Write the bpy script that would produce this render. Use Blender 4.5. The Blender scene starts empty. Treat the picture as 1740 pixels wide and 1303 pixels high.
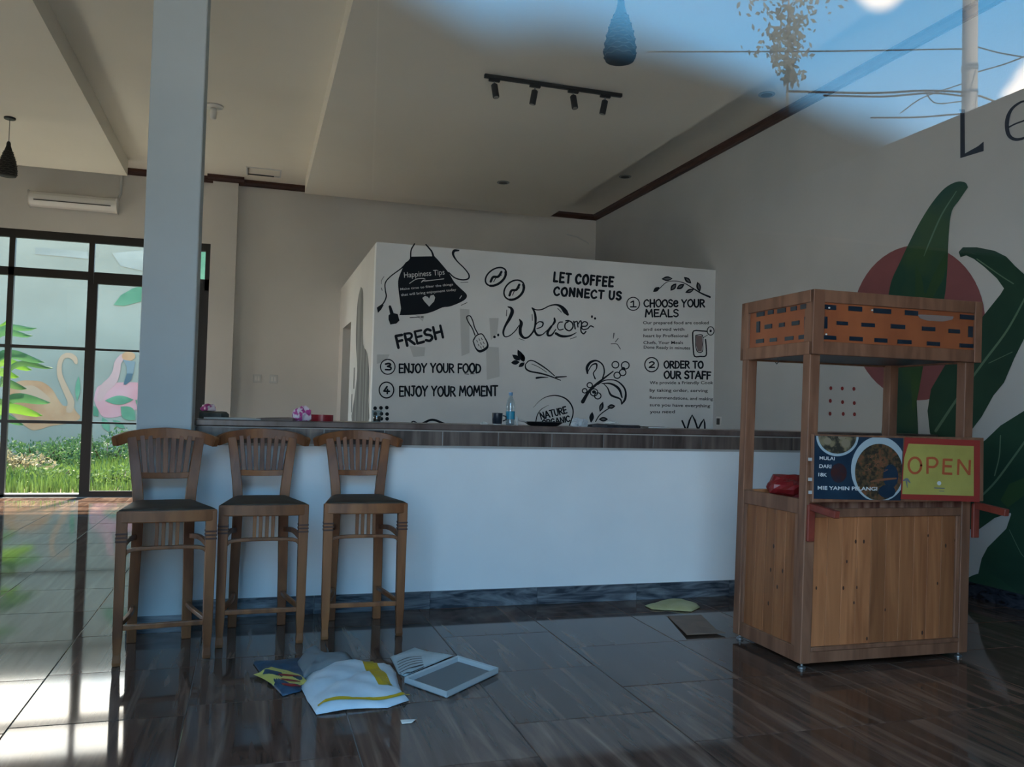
import bpy, math, random
import numpy as np
from mathutils import Vector, Matrix
random.seed(7); rng = np.random.default_rng(7)
C = bpy.context.scene.collection
SC = bpy.context.scene
PI = math.pi

# ------------------------------------------------------------------ camera
F, YAW, PITCH, ROLL, EYE = 1441.5, 0.29672, 0.03422, 0.02592, 1.4
cy, sy, cp, sp, cr, sr = math.cos(YAW), math.sin(YAW), math.cos(PITCH), math.sin(PITCH), math.cos(ROLL), math.sin(ROLL)
fw = np.array([sy * cp, cy * cp, sp]); r0 = np.array([cy, -sy, 0.0]); u0 = np.cross(r0, fw)
rt = cr * r0 + sr * u0; up = -sr * r0 + cr * u0
O = np.array([0, 0, EYE])
cam = bpy.data.cameras.new('camera'); camo = bpy.data.objects.new('camera', cam); C.objects.link(camo)
m = Matrix.Identity(4)
for i in range(3):
    m[i][0], m[i][1], m[i][2], m[i][3] = rt[i], up[i], -fw[i], O[i]
camo.matrix_world = m
cam.sensor_width = 36; cam.lens = F / 1740 * 36; cam.clip_start = 0.05; cam.clip_end = 400
SC.camera = camo
def ray(x, y): return fw + rt * (x - 870) / F - up * (y - 651.5) / F
def onZ(x, y, z=0.0): d = ray(x, y); return O + d * (z - EYE) / d[2]
def onY(x, y, Y): d = ray(x, y); return O + d * Y / d[1]
def onX(x, y, X): d = ray(x, y); return O + d * X / d[0]

# ------------------------------------------------------------------ light
SC.view_settings.view_transform = 'Standard'; SC.view_settings.look = 'None'
SC.view_settings.gamma = 1.0; SC.view_settings.use_curve_mapping = False
SC.view_settings.exposure = 0.45
SKY_STRENGTH = 1.3
w = bpy.data.worlds.new('sky'); SC.world = w; w.use_nodes = True
nt = w.node_tree; nt.nodes.clear()
def N(nt, t, **k):
    n = nt.nodes.new(t)
    for a, b in k.items():
        if a.startswith('i_'): n.inputs[a[2:].replace('_', ' ')].default_value = b
        else: setattr(n, a, b)
    return n
tc = N(nt, 'ShaderNodeTexCoord'); sep = N(nt, 'ShaderNodeSeparateXYZ')
nt.links.new(tc.outputs['Generated'], sep.inputs[0])
grad = N(nt, 'ShaderNodeValToRGB')
e = grad.color_ramp.elements
e[0].position = 0.0; e[0].color = (0.50, 0.56, 0.60, 1)
e[1].position = 1.0; e[1].color = (0.12, 0.36, 0.72, 1)
k = e.new(0.12); k.color = (0.36, 0.56, 0.74, 1); k = e.new(0.40); k.color = (0.13, 0.45, 0.80, 1)
nt.links.new(sep.outputs['Z'], grad.inputs[0])
mp = N(nt, 'ShaderNodeMapping'); mp.inputs['Scale'].default_value = (1.0, 1.0, 2.2); mp.inputs['Location'].default_value = (3.1, 0.4, 0.0)
nt.links.new(tc.outputs['Generated'], mp.inputs[0])
nz = N(nt, 'ShaderNodeTexNoise'); nz.inputs['Scale'].default_value = 2.6; nz.inputs['Detail'].default_value = 6; nz.inputs['Roughness'].default_value = 0.52
nt.links.new(mp.outputs[0], nz.inputs['Vector'])
acc = nz.outputs['Fac']
def mirror_dir(px, py):
    d = ray(px, py); d = d / np.linalg.norm(d); return Vector((d[0], -d[1], d[2]))
CLOUDS = [(mirror_dir(1752, 128), 0.055, 0.50), (mirror_dir(1715, -22), 0.045, 0.42), (mirror_dir(1500, -16), 0.035, 0.46), (mirror_dir(1690, 60), 0.05, -0.3), (mirror_dir(1250, 90), 0.30, -0.32), (mirror_dir(1590, 110), 0.09, -0.2)]
for d, rad, amt in CLOUDS:
    dist = N(nt, 'ShaderNodeVectorMath', operation='DISTANCE'); dist.inputs[1].default_value = d
    nrm = N(nt, 'ShaderNodeVectorMath', operation='NORMALIZE'); nt.links.new(tc.outputs['Generated'], nrm.inputs[0]); nt.links.new(nrm.outputs[0], dist.inputs[0])
    mr = N(nt, 'ShaderNodeMapRange', interpolation_type='SMOOTHSTEP'); mr.inputs['From Min'].default_value = 0; mr.inputs['From Max'].default_value = rad * 1.8
    mr.inputs['To Min'].default_value = amt; mr.inputs['To Max'].default_value = 0
    nt.links.new(dist.outputs['Value'], mr.inputs['Value'])
    ad = N(nt, 'ShaderNodeMath', operation='ADD'); nt.links.new(acc, ad.inputs[0]); nt.links.new(mr.outputs[0], ad.inputs[1]); acc = ad.outputs[0]
cm = N(nt, 'ShaderNodeMapRange', interpolation_type='SMOOTHSTEP'); cm.inputs['From Min'].default_value = 0.53; cm.inputs['From Max'].default_value = 0.70
nt.links.new(acc, cm.inputs['Value'])
mx = N(nt, 'ShaderNodeMix', data_type='RGBA'); nt.links.new(cm.outputs[0], mx.inputs['Factor']); nt.links.new(grad.outputs[0], mx.inputs['A']); mx.inputs['B'].default_value = (1.55, 1.42, 1.30, 1)
bg = N(nt, 'ShaderNodeBackground'); bg.inputs['Strength'].default_value = 5.2 * SKY_STRENGTH
nt.links.new(mx.outputs['Result'], bg.inputs['Color'])
wo = N(nt, 'ShaderNodeOutputWorld'); nt.links.new(bg.outputs[0], wo.inputs[0])
sun = bpy.data.lights.new('sun', 'SUN'); sun.energy = 27.0; sun.angle = math.radians(3); sun.color = (1.0, 0.87, 0.68)
so = bpy.data.objects.new('sun', sun); C.objects.link(so); so.location = (0, 20, 20)
so.rotation_euler = Vector((0.10, 0.55, 1.0)).to_track_quat('Z', 'Y').to_euler()

# ------------------------------------------------------------------ helpers
class MB:
    def __init__(s): s.v = []; s.f = []; s.m = []; s.mi = 0; s.uv = None
    def add(s, vs, fs):
        b = len(s.v); s.v += [tuple(map(float, p)) for p in vs]; s.f += [tuple(b + i for i in q) for q in fs]; s.m += [s.mi] * len(fs)
    def box(s, x0, x1, y0, y1, z0, z1):
        s.add([(x, y, z) for z in (z0, z1) for y in (y0, y1) for x in (x0, x1)], [(0, 2, 3, 1), (4, 5, 7, 6), (0, 1, 5, 4), (2, 6, 7, 3), (0, 4, 6, 2), (1, 3, 7, 5)]); return s
    def bar(s, p, q, wx, wy, ref=(0, 1, 0), wx2=None, wy2=None):
        p, q = Vector(p), Vector(q); d = (q - p).normalized(); a = Vector(ref).cross(d)
        if a.length < 1e-4: a = Vector((1, 0, 0)).cross(d)
        a.normalize(); b = d.cross(a)
        wx2 = wx if wx2 is None else wx2; wy2 = wy if wy2 is None else wy2
        vs = []
        for c, ww, hh in ((p, wx, wy), (q, wx2, wy2)):
            for i, j in ((-1, -1), (1, -1), (1, 1), (-1, 1)): vs.append(c + a * i * ww / 2 + b * j * hh / 2)
        s.add(vs, [(3, 2, 1, 0), (4, 5, 6, 7), (0, 1, 5, 4), (1, 2, 6, 5), (2, 3, 7, 6), (3, 0, 4, 7)]); return s
    def sweep(s, pts, ws, hs, ref=(0, 0, 1), cap=True):
        """rectangle section swept along pts: ws across (perp. to ref), hs along ref"""
        n = len(pts); pts = [Vector(p) for p in pts]; ref = Vector(ref); vs = []
        ws = ws if hasattr(ws, '__len__') else [ws] * n; hs = hs if hasattr(hs, '__len__') else [hs] * n
        for i, p in enumerate(pts):
            d = (pts[min(i + 1, n - 1)] - pts[max(i - 1, 0)]).normalized(); a = ref.cross(d).normalized(); b = d.cross(a)
            for x, y in ((-1, -1), (1, -1), (1, 1), (-1, 1)): vs.append(p + a * x * ws[i] / 2 + b * y * hs[i] / 2)
        fs = []
        for i in range(n - 1):
            for j in range(4): fs.append((4 * i + j, 4 * i + (j + 1) % 4, 4 * i + 4 + (j + 1) % 4, 4 * i + 4 + j))
        fs += [(3, 2, 1, 0), tuple(4 * (n - 1) + j for j in range(4))]
        s.add(vs, fs); return s
    def tube(s, pts, r, n=8):
        pts = [Vector(p) for p in pts]; k = len(pts); r = r if hasattr(r, '__len__') else [r] * k; vs = []; a = None
        for i, p in enumerate(pts):
            d = (pts[min(i + 1, k - 1)] - pts[max(i - 1, 0)]).normalized()
            if a is None: a = d.orthogonal().normalized()
            a = (a - d * a.dot(d)).normalized(); b = d.cross(a)
            vs += [p + (a * math.cos(2 * PI * j / n) + b * math.sin(2 * PI * j / n)) * r[i] for j in range(n)]
        fs = [(n * i + j, n * i + (j + 1) % n, n * i + n + (j + 1) % n, n * i + n + j) for i in range(k - 1) for j in range(n)]
        fs += [tuple(range(n))[::-1], tuple(n * (k - 1) + j for j in range(n))]
        s.add(vs, fs); return s
    def lathe(s, prof, c=(0, 0, 0), n=24, capb=True, capt=True):
        vs = [(c[0] + r * math.cos(2 * PI * j / n), c[1] + r * math.sin(2 * PI * j / n), c[2] + z) for r, z in prof for j in range(n)]
        k = len(prof); fs = [(n * i + j, n * i + (j + 1) % n, n * i + n + (j + 1) % n, n * i + n + j) for i in range(k - 1) for j in range(n)]
        if capb: fs.append(tuple(range(n))[::-1])
        if capt: fs.append(tuple(n * (k - 1) + j for j in range(n)))
        s.add(vs, fs); return s
    def prism(s, poly, d):
        """polygon of 3D points pushed along vector d"""
        n = len(poly); d = Vector(d); P = [Vector(p) for p in poly]
        s.add(P + [p + d for p in P], [tuple(range(n)), tuple(range(2 * n - 1, n - 1, -1))] + [(i, i + n, (i + 1) % n + n, (i + 1) % n) for i in range(n)]); return s
    def grid(s, nx, ny, fn):
        s.add([fn(i / nx, j / ny) for j in range(ny + 1) for i in range(nx + 1)], [(j * (nx + 1) + i, j * (nx + 1) + i + 1, (j + 1) * (nx + 1) + i + 1, (j + 1) * (nx + 1) + i) for j in range(ny) for i in range(nx)]); return s
    def build(s, name, mats, parent=None, smooth=False, bevel=0, origin=None, solid=0, seg=1):
        if origin is None: origin = parent_world(parent) if parent else Vector((0, 0, 0))
        me = bpy.data.meshes.new(name); o3 = np.array(origin)
        v = np.array(s.v) - (o3 if not getattr(s, 'local', False) else 0)
        me.from_pydata(v.tolist(), [], s.f)
        mats = mats if isinstance(mats, (list, tuple)) else [mats]
        for q in mats: me.materials.append(q)
        if len(mats) > 1: me.polygons.foreach_set('material_index', s.m)
        if smooth: me.polygons.foreach_set('use_smooth', [True] * len(me.polygons))
        me.update(); o = bpy.data.objects.new(name, me); C.objects.link(o)
        if parent: o.parent = parent
        else: o.location = origin
        if solid: md = o.modifiers.new('solid', 'SOLIDIFY'); md.thickness = solid; md.offset = 0
        if bevel: md = o.modifiers.new('bevel', 'BEVEL'); md.width = bevel; md.segments = seg; md.limit_method = 'ANGLE'
        return o
def parent_world(p):
    v = Vector((0, 0, 0))
    while p: v = v + Vector(p.location); p = p.parent
    return v
def tag(o, label=None, cat=None, group=None, kind=None):
    for a, b in (('label', label), ('category', cat), ('group', group), ('kind', kind)):
        if b: o[a] = b
    return o
def empty(name, loc, label, cat, group=None, rz=0):
    o = bpy.data.objects.new(name, None); o.empty_display_size = .1; C.objects.link(o); o.location = loc; o.rotation_euler = (0, 0, rz)
    return tag(o, label, cat, group)
def copy_tree(o, parent=None):
    c = o.copy(); C.objects.link(c); c.parent = parent
    for ch in list(o.children): copy_tree(ch, c)
    return c
def spline(pts, n=8):
    P = [np.array(p, float) for p in pts]
    if len(P) < 3: return [P[0] + (P[1] - P[0]) * t for t in np.linspace(0, 1, 3)]
    P = [2 * P[0] - P[1]] + P + [2 * P[-1] - P[-2]]; out = []
    for i in range(1, len(P) - 2):
        a, b, c, d = P[i - 1:i + 3]
        for t in np.linspace(0, 1, n, endpoint=False):
            out.append(.5 * (2 * b + (c - a) * t + (2 * a - 5 * b + 4 * c - d) * t * t + (3 * b - a - 3 * c + d) * t ** 3))
    return out + [P[-2]]

# ------------------------------------------------------------------ materials
def pbsdf(name, col=(.8, .8, .8), rough=.6, spec=.5, metal=0.0):
    mt = bpy.data.materials.new(name); mt.use_nodes = True; b = mt.node_tree.nodes['Principled BSDF']
    b.inputs['Base Color'].default_value = (*col, 1); b.inputs['Roughness'].default_value = rough
    b.inputs['Specular IOR Level'].default_value = spec; b.inputs['Metallic'].default_value = metal
    return mt, mt.node_tree, b
def flat(name, col, rough=.6, spec=.4, metal=0): return pbsdf(name, col, rough, spec, metal)[0]
def noisy(name, c1, c2, scale=(4, 4, 4), rough=.6, spec=.4, detail=4, lo=.35, hi=.65, bump=0, bscale=None, coord='Object', dist=0.0, pervar=0.0, c3=None):
    mt, nt, b = pbsdf(name, c1, rough, spec)
    tc = N(nt, 'ShaderNodeTexCoord'); mp = N(nt, 'ShaderNodeMapping'); mp.inputs['Scale'].default_value = scale
    nt.links.new(tc.outputs[coord], mp.inputs[0])
    vec = mp.outputs[0]
    if pervar:
        oi = N(nt, 'ShaderNodeObjectInfo'); vm = N(nt, 'ShaderNodeVectorMath', operation='SCALE'); vm.inputs[0].default_value = (17, 9, 31)
        nt.links.new(oi.outputs['Random'], vm.inputs['Scale']); va = N(nt, 'ShaderNodeVectorMath', operation='ADD')
        nt.links.new(vec, va.inputs[0]); nt.links.new(vm.outputs[0], va.inputs[1]); vec = va.outputs[0]
    nz = N(nt, 'ShaderNodeTexNoise'); nz.inputs['Scale'].default_value = 1; nz.inputs['Detail'].default_value = detail; nz.inputs['Distortion'].default_value = dist
    nt.links.new(vec, nz.inputs['Vector'])
    cr_ = N(nt, 'ShaderNodeValToRGB'); e = cr_.color_ramp.elements
    e[0].position = lo; e[0].color = (*c1, 1); e[1].position = hi; e[1].color = (*c2, 1)
    if c3: k = e.new((lo + hi) / 2); k.color = (*c3, 1)
    nt.links.new(nz.outputs['Fac'], cr_.inputs[0]); out = cr_.outputs[0]
    if pervar:
        hs = N(nt, 'ShaderNodeHueSaturation'); mr = N(nt, 'ShaderNodeMapRange'); mr.inputs['To Min'].default_value = 1 - pervar; mr.inputs['To Max'].default_value = 1 + pervar
        nt.links.new(oi.outputs['Random'], mr.inputs['Value']); nt.links.new(mr.outputs[0], hs.inputs['Value']); nt.links.new(out, hs.inputs['Color']); out = hs.outputs[0]
    nt.links.new(out, b.inputs['Base Color'])
    if bump:
        bp = N(nt, 'ShaderNodeBump'); bp.inputs['Strength'].default_value = bump; bp.inputs['Distance'].default_value = .01
        if bscale:
            n2 = N(nt, 'ShaderNodeTexNoise'); n2.inputs['Scale'].default_value = bscale; nt.links.new(tc.outputs[coord], n2.inputs['Vector']); nt.links.new(n2.outputs['Fac'], bp.inputs['Height'])
        else: nt.links.new(nz.outputs['Fac'], bp.inputs['Height'])
        nt.links.new(bp.outputs[0], b.inputs['Normal'])
    return mt
M = {}
M['wall'] = noisy('wall_paint', (.64, .62, .585), (.70, .68, .64), (.7, .7, .7), .85, .2, bump=.08, bscale=60)
M['wall2'] = noisy('partition_paint', (.74, .75, .75), (.82, .83, .82), (.9, .9, .9), .8, .25, bump=.05, bscale=60)
M['white'] = noisy('counter_white_paint', (.76, .80, .83), (.84, .87, .89), (1.2, 1.2, 1.2), .55, .35, bump=.05, bscale=50)
M['pillar'] = noisy('pillar_paint', (.50, .55, .56), (.56, .61, .62), (1, 1, 1), .7, .3)
M['ceil'] = noisy('ceiling_paint', (.74, .70, .62), (.79, .75, .67), (.5, .5, .5), .9, .15)
M['crown'] = noisy('crown_brown', (.045, .016, .010), (.075, .028, .018), (3, 3, 30), .45, .4)
M['tile'] = noisy('floor_tile_brown_vein', (.050, .027, .020), (.175, .118, .090), (11, .8, 1), .06, .27, detail=7, lo=.30, hi=.72, dist=1.3, pervar=.16, c3=(.092, .056, .043))
M['grout'] = flat('grout', (.085, .068, .060), .5)
M['base'] = noisy('base_tile_navy_marble', (.035, .045, .060), (.22, .25, .28), (2.2, 5, 14), .22, .5, detail=6, lo=.38, hi=.74, dist=2.2, pervar=.1)
M['ctile'] = noisy('counter_tile_brown', (.055, .040, .036), (.20, .155, .135), (16, 3, 1.2), .3, .5, detail=5, lo=.34, hi=.7, dist=.6, pervar=.12)
M['ctop'] = noisy('counter_top_brown', (.07, .048, .042), (.15, .11, .10), (9, 3, 2), .28, .5, detail=5, pervar=.0)
M['trimwhite'] = flat('tile_edge_strip', (.42, .42, .41), .4)
M['frame'] = flat('dark_window_frame', (.022, .020, .018), .45, .4)
M['teak'] = noisy('teak_wood', (.15, .050, .018), (.29, .108, .038), (9, 9, 1.6), .42, .4, detail=5, dist=.8, bump=.05, pervar=.12)
M['teakdark'] = flat('leg_binding_dark', (.075, .028, .018), .5)
M['cushion'] = noisy('seat_olive_leather', (.032, .026, .020), (.05, .042, .032), (12, 12, 12), .55, .4)
M['black'] = flat('black_metal', (.012, .014, .018), .45, .5)
M['blackpaint'] = flat('black_marker_paint', (.010, .014, .020), .75, .2)
M['greypaint'] = flat('grey_accent_paint', (.16, .17, .18), .8, .2)
M['stain'] = flat('primer_patch', (.60, .61, .60), .85, .2)
M['pinkish'] = flat('dull_pink_paint', (.24, .18, .18), .8, .2)
M['whitepaint'] = flat('white_paint', (.62, .64, .64), .8, .2)
M['wood'] = noisy('pine_board', (.25, .088, .034), (.45, .18, .072), (14, 14, 1.2), .55, .35, detail=5, lo=.3, hi=.7, dist=1.0, bump=.06, pervar=.27)
M['woodfade'] = noisy('faded_stained_rail', (.085, .030, .020), (.24, .14, .10), (26, 5, 2), .55, .3, detail=4, lo=.38, hi=.66)
M['woodframe'] = noisy('pine_frame', (.155, .068, .038), (.25, .118, .068), (14, 14, 2), .55, .35, detail=5, dist=.6, bump=.05, pervar=.1)
M['woodred'] = noisy('stained_red_wood', (.16, .025, .015), (.24, .045, .028), (10, 10, 10), .5, .4)
M['ply'] = noisy('orange_ply', (.26, .072, .027), (.34, .10, .036), (5, 5, 2), .5, .35, detail=4, bump=.02, pervar=.05)
M['navy'] = flat('navy_slot_strip', (.006, .016, .030), .35, .5)
M['knot'] = flat('wood_knot', (.05, .02, .012), .6)
M['plastic_white'] = flat('white_plastic', (.72, .71, .68), .4, .4)
M['plastic_dark'] = flat('dark_slot', (.06, .06, .06), .6)
M['steel'] = flat('grey_steel', (.25, .27, .28), .35, .5, .8)
def glass(name, trans, gloss, rough=0.0, add=False):
    mt = bpy.data.materials.new(name); mt.use_nodes = True; nt = mt.node_tree; nt.nodes.clear()
    t = N(nt, 'ShaderNodeBsdfTransparent'); t.inputs[0].default_value = (*trans, 1)
    g = N(nt, 'ShaderNodeBsdfGlossy'); g.inputs['Roughness'].default_value = rough; g.inputs['Color'].default_value = (1, 1, 1, 1)
    o = N(nt, 'ShaderNodeOutputMaterial')
    if add:
        g.inputs['Color'].default_value = (gloss, gloss, gloss, 1); s = N(nt, 'ShaderNodeAddShader')
        nt.links.new(t.outputs[0], s.inputs[0]); nt.links.new(g.outputs[0], s.inputs[1])
    else:
        s = N(nt, 'ShaderNodeMixShader'); s.inputs[0].default_value = gloss
        nt.links.new(t.outputs[0], s.inputs[1]); nt.links.new(g.outputs[0], s.inputs[2])
    nt.links.new(s.outputs[0], o.inputs[0]); return mt
M['pane'] = glass('tinted_window_glass', (.88, .89, .86), .03)
M['shopglass'] = glass('reflective_shop_glass', (1, 1, 1), .038, add=True)

# ------------------------------------------------------------------ setting
XR, YB, ZC, ZS = 5.65, 13.7, 4.88, 4.65      # right wall, back wall, ceiling, dropped panels
XL = -5.2
fl = MB().box(XL - .2, XR + .15, .3, YB + .05, -.15, -.004).build('floor', M['grout']); tag(fl, kind='structure', label='glossy brown veined tile floor of the empty cafe', cat='floor')
TX, TY, J = .706, .745, .0022
tl = {}
xs = [-.945 + TX * i for i in range(-7, 11)]
def tile_mesh(wx, wy):
    key = (round(wx, 3), round(wy, 3))
    if key not in tl:
        a, b, c = wx / 2 - J / 2, wy / 2 - J / 2, .0035
        mb = MB(); mb.add([(-a, -b, -.004), (a, -b, -.004), (a, b, -.004), (-a, b, -.004), (-a, -b, -.0015), (a, -b, -.0015), (a, b, -.0015), (-a, b, -.0015), (-a + c, -b + c, 0), (a - c, -b + c, 0), (a - c, b - c, 0), (-a + c, b - c, 0)],
                         [(0, 1, 5, 4), (1, 2, 6, 5), (2, 3, 7, 6), (3, 0, 4, 7), (4, 5, 9, 8), (5, 6, 10, 9), (6, 7, 11, 10), (7, 4, 8, 11), (8, 9, 10, 11)])
        me = bpy.data.meshes.new('tile'); me.from_pydata(mb.v, [], mb.f); me.materials.append(M['tile']); tl[key] = me
    return tl[key]
for i, x0 in enumerate(xs):
    x1 = min(x0 + TX, XR); x0 = max(x0, XL)
    if x1 - x0 < .05: continue
    off = [.0, .08, .25, 0, .5, .0][i % 6] * TY
    y = 4.06 - 6 * TY + off
    while y < YB:
        ya, yb = max(y, .3), min(y + TY, YB); y += TY
        if yb - ya < .08: continue
        if x0 > 1.6 and ya > 10.4: continue
        t = bpy.data.objects.new('tile', tile_mesh(x1 - x0, yb - ya)); C.objects.link(t); t.parent = fl
        t.location = ((x0 + x1) / 2, (ya + yb) / 2, random.uniform(-.0004, .0004))
        t.rotation_euler = (random.uniform(-1, 1) * .0012, random.uniform(-1, 1) * .0012, 0)
def struct(name, mb, mt, **k):
    o = mb.build(name, mt, **k); o['kind'] = 'structure'; return o
ce = struct('ceiling', MB().box(XL - .2, XR + .15, .3, YB + .15, ZC, ZC + .15), M['ceil'])
MB().box(-5.2, -1.82, .5, 13.18, ZS, ZC).build('dropped_panel', M['ceil'], ce)
MB().box(.66, 4.6, .5, 13.20, ZS, ZC).build('dropped_panel', M['ceil'], ce)
# back wall with the window opening
WX0, WX1, WZ1 = -4.95, -.68, 3.86
bw = struct('wall_back', MB().box(XL - .2, WX0, YB, YB + .15, -.1, ZC).box(WX0, WX1, YB, YB + .15, WZ1, ZC).box(WX1, XR + .15, YB, YB + .15, -.1, ZC), M['wall'])
MB().box(-.68, -.31, YB - .14, YB, 0, ZC).build('pilaster', M['wall'], bw)
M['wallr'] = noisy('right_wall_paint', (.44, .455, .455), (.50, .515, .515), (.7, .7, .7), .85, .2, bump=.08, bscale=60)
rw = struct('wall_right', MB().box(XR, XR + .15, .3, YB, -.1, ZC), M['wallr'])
lw = struct('wall_left', MB().box(XL - .15, XL, .3, 6.4, -.1, ZC).box(XL - .15, XL, 8.7, 11.2, -.1, ZC).box(XL - .15, XL, 12.9, YB, -.1, ZC).box(XL - .15, XL, 6.4, 8.7, 2.2, ZC).box(XL - .15, XL, 11.2, 12.9, 2.2, ZC), M['wall'])  # two unseen openings added on this side to let fill light in
fwl = struct('wall_front', MB().box(1.7, XR + .15, .3, .42, 0, ZC + .15).box(XL - .2, -1.7, .3, .42, 0, ZC + .15).box(-1.7, 1.7, .3, .42, 3.9, ZC + .15), M['wall'])
# crown moulding, stepped profile
def crown(p0, p1, n):      # along p0->p1, n = inward normal
    mb = MB(); p0, p1, n = Vector(p0), Vector(p1), Vector(n)
    prof = [(0, 0), (.085, 0), (.085, -.025), (.06, -.035), (.045, -.075), (.02, -.078), (.02, -.085), (0, -.085)]
    k = len(prof); vs = [p + n * a + Vector((0, 0, ZC + b)) for p in (p0, p1) for a, b in prof]
    mb.add(vs, [(i, (i + 1) % k, (i + 1) % k + k, i + k) for i in range(k)] + [tuple(range(k)), tuple(range(k, 2 * k))[::-1]]); return mb
def crown_o(name, p0, p1, n): return struct(name, crown(p0, p1, n), M['crown'])
crown_o('trim_1', (XL, YB, 0), (-.68, YB, 0), (0, -1, 0))
crown_o('trim_2', (-.76, YB - .14, 0), (-.23, YB - .14, 0), (0, -1, 0))
crown_o('trim_3', (-.31, YB, 0), (XR, YB, 0), (0, -1, 0))
crown_o('trim_4', (XR, .42, 0), (XR, YB, 0), (-1, 0, 0))
# kitchen partition
YW, XS, HP = 9.64, 1.293, 3.3
pw = struct('wall_partition', MB().box(XS, XR, YW, YW + .14, 0, HP), M['wall2'])
ps = struct('wall_partition_side', MB().box(XS, XS + .14, YW + .14, 12.05, 0, HP).box(XS, XS + .14, 13.15, YB, 0, HP).box(XS, XS + .14, 12.05, 13.15, 2.62, HP), M['wall'])
M['basedark'] = noisy('dark_base_tile', (.010, .013, .020), (.045, .055, .075), (2.2, 5, 14), .25, .5, detail=6, lo=.38, hi=.74, dist=2.2)
# baseboards
for nm, (x0, x1, y0, y1) in dict(baseboard_back=(-.31, XS, YB - .015, YB), baseboard_right=(XR - .015, XR, .42, 5.9), baseboard_right_far=(XR - .015, XR, 6.6, YW)).items():
    o = bpy.data.objects.new(nm, None); C.objects.link(o); o['kind'] = 'structure'; o.location = (x0, y0, 0)
    along = x1 - x0 > y1 - y0; L = max(x1 - x0, y1 - y0); n = max(1, round(L / .6))
    for i in range(n):
        a, b = i * L / n + .002, (i + 1) * L / n - .002
        mb = MB().box(x0 + a, x0 + b, y0, y1, 0, .12) if along else MB().box(x0, x1, y0 + a, y0 + b, 0, .12)
        mb.build('base_tile', M['basedark'] if 'right' in nm else M['base'], o)

# back window wall
wn = bpy.data.objects.new('window_1', None); C.objects.link(wn); wn.location = (-2.8, YB, 0); tag(wn, 'tall dark framed garden window with grid panes', 'window', kind='structure')
yf = YB + .02
def wbar(x0, x1, z0, z1, d=.07, name='frame_bar'): MB().box(x0, x1, yf, yf + d, z0, z1).build(name, M['frame'], wn)
wbar(WX0, WX1, 3.74, 3.86)                       # head
wbar(WX0, -2.37, 3.19, 3.31); wbar(-2.29, WX1, 3.14, 3.31)   # transom
for x in (-4.45, -3.41, -2.37): wbar(x, x + .075, 0, 3.74)
wbar(-2.295, -2.235, 0, 3.14); wbar(-1.36, -1.29, 3.31, 3.74); wbar(-1.30, -1.24, .09, 3.14)
wbar(-.755, WX1, 0, 3.74); wbar(-.86, -.755, .09, 3.14)
wbar(WX0, -2.37, 0, .045); wbar(-2.235, -.86, 0, .09)
for x0, x1, t in ((-4.95, -4.45, .045), (-4.375, -3.41, .045), (-3.335, -2.37, .045), (-2.235, -1.30, .03), (-1.24, -.86, .03)):
    for z in (2.17, 1.09): wbar(x0, x1, z - t / 2, z + t / 2, .05, 'glazing_bar')
    zs = [(.07, 1.07), (1.11, 2.15), (2.19, 3.19)]
    for a, b in zs: MB().box(x0, x1, yf + .02, yf + .026, a, b).build('pane', M['pane'], wn)
for x0, x1 in ((-4.95, -4.45), (-4.375, -3.41), (-3.335, -2.37), (-2.295, -1.36), (-1.29, -.755)):
    MB().box(x0, x1, yf + .02, yf + .026, 3.31, 3.74).build('pane', M['pane'], wn)
MB().box(WX0, WX1, YB - .02, YB + .15, -.004, .004).build('sill', M['trimwhite'], wn)
# front shop glass, built only in the upper right, where it mirrors the sky
g = MB().box(.045, 1.7, .350, .356, 1.49, 3.9).build('window_2', M['shopglass'], origin=(1, .35, 1.49)); tag(g, 'clear shopfront glass mirroring blue sky and a utility pole', 'window', kind='structure')

# pillar
pl = empty('pillar', (-.515, 5.78, 0), 'square grey-white pillar between the glass wall and the bar counter', 'pillar')
MB().box(-.672, -.355, 5.64, 5.955, .0, ZC).build('shaft', M['pillar'], pl, bevel=.006)
MB().box(-.68, -.347, 5.628, 5.64, 0, .1).build('base_tile', M['base'], pl)
MB().box(-.684, -.672, 5.628, 5.955, 0, .1).build('base_tile', M['base'], pl)

# ------------------------------------------------------------------ bar counter
bc = empty('bar_counter', (2.6, 6.1, 0), 'long white bar counter with brown tiled ledge and marble base', 'counter')
XR_ = XR; XR = XR - .003
MB().box(-.355, XR, 5.95, 6.25, 0, 1.262).build('counter_body', M['white'], bc)
MB().box(-.35, XR, 5.90, 6.46, 1.262, 1.305).build('counter_top', M['ctop'], bc, bevel=.006)
MB().box(-.35, XR, 5.925, 5.95, 1.252, 1.262).build('edge_strip', M['trimwhite'], bc)
MB().box(-.35, XR, 5.938, 5.95, 1.135, 1.152).build('edge_strip', M['trimwhite'], bc)
x = -.35; k = 0
while x < XR - .01:
    x2 = min(x + .414, XR); MB().box(x + .003, x2 - .003, 5.928, 5.95, 1.152, 1.252).build('face_tile', M['ctile'], bc); x = x2
MB().box(-.35, XR, 5.936, 5.95, 1.153, 1.251).build('grout_bed', M['trimwhite'], bc)
x = -.35
while x < XR - .01:
    x2 = min(x + .80, XR); MB().box(x + .0015, x2 - .0015, 5.935, 5.95, 0, .122).build('base_tile', M['base'], bc); x = x2

XR = XR_
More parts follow.
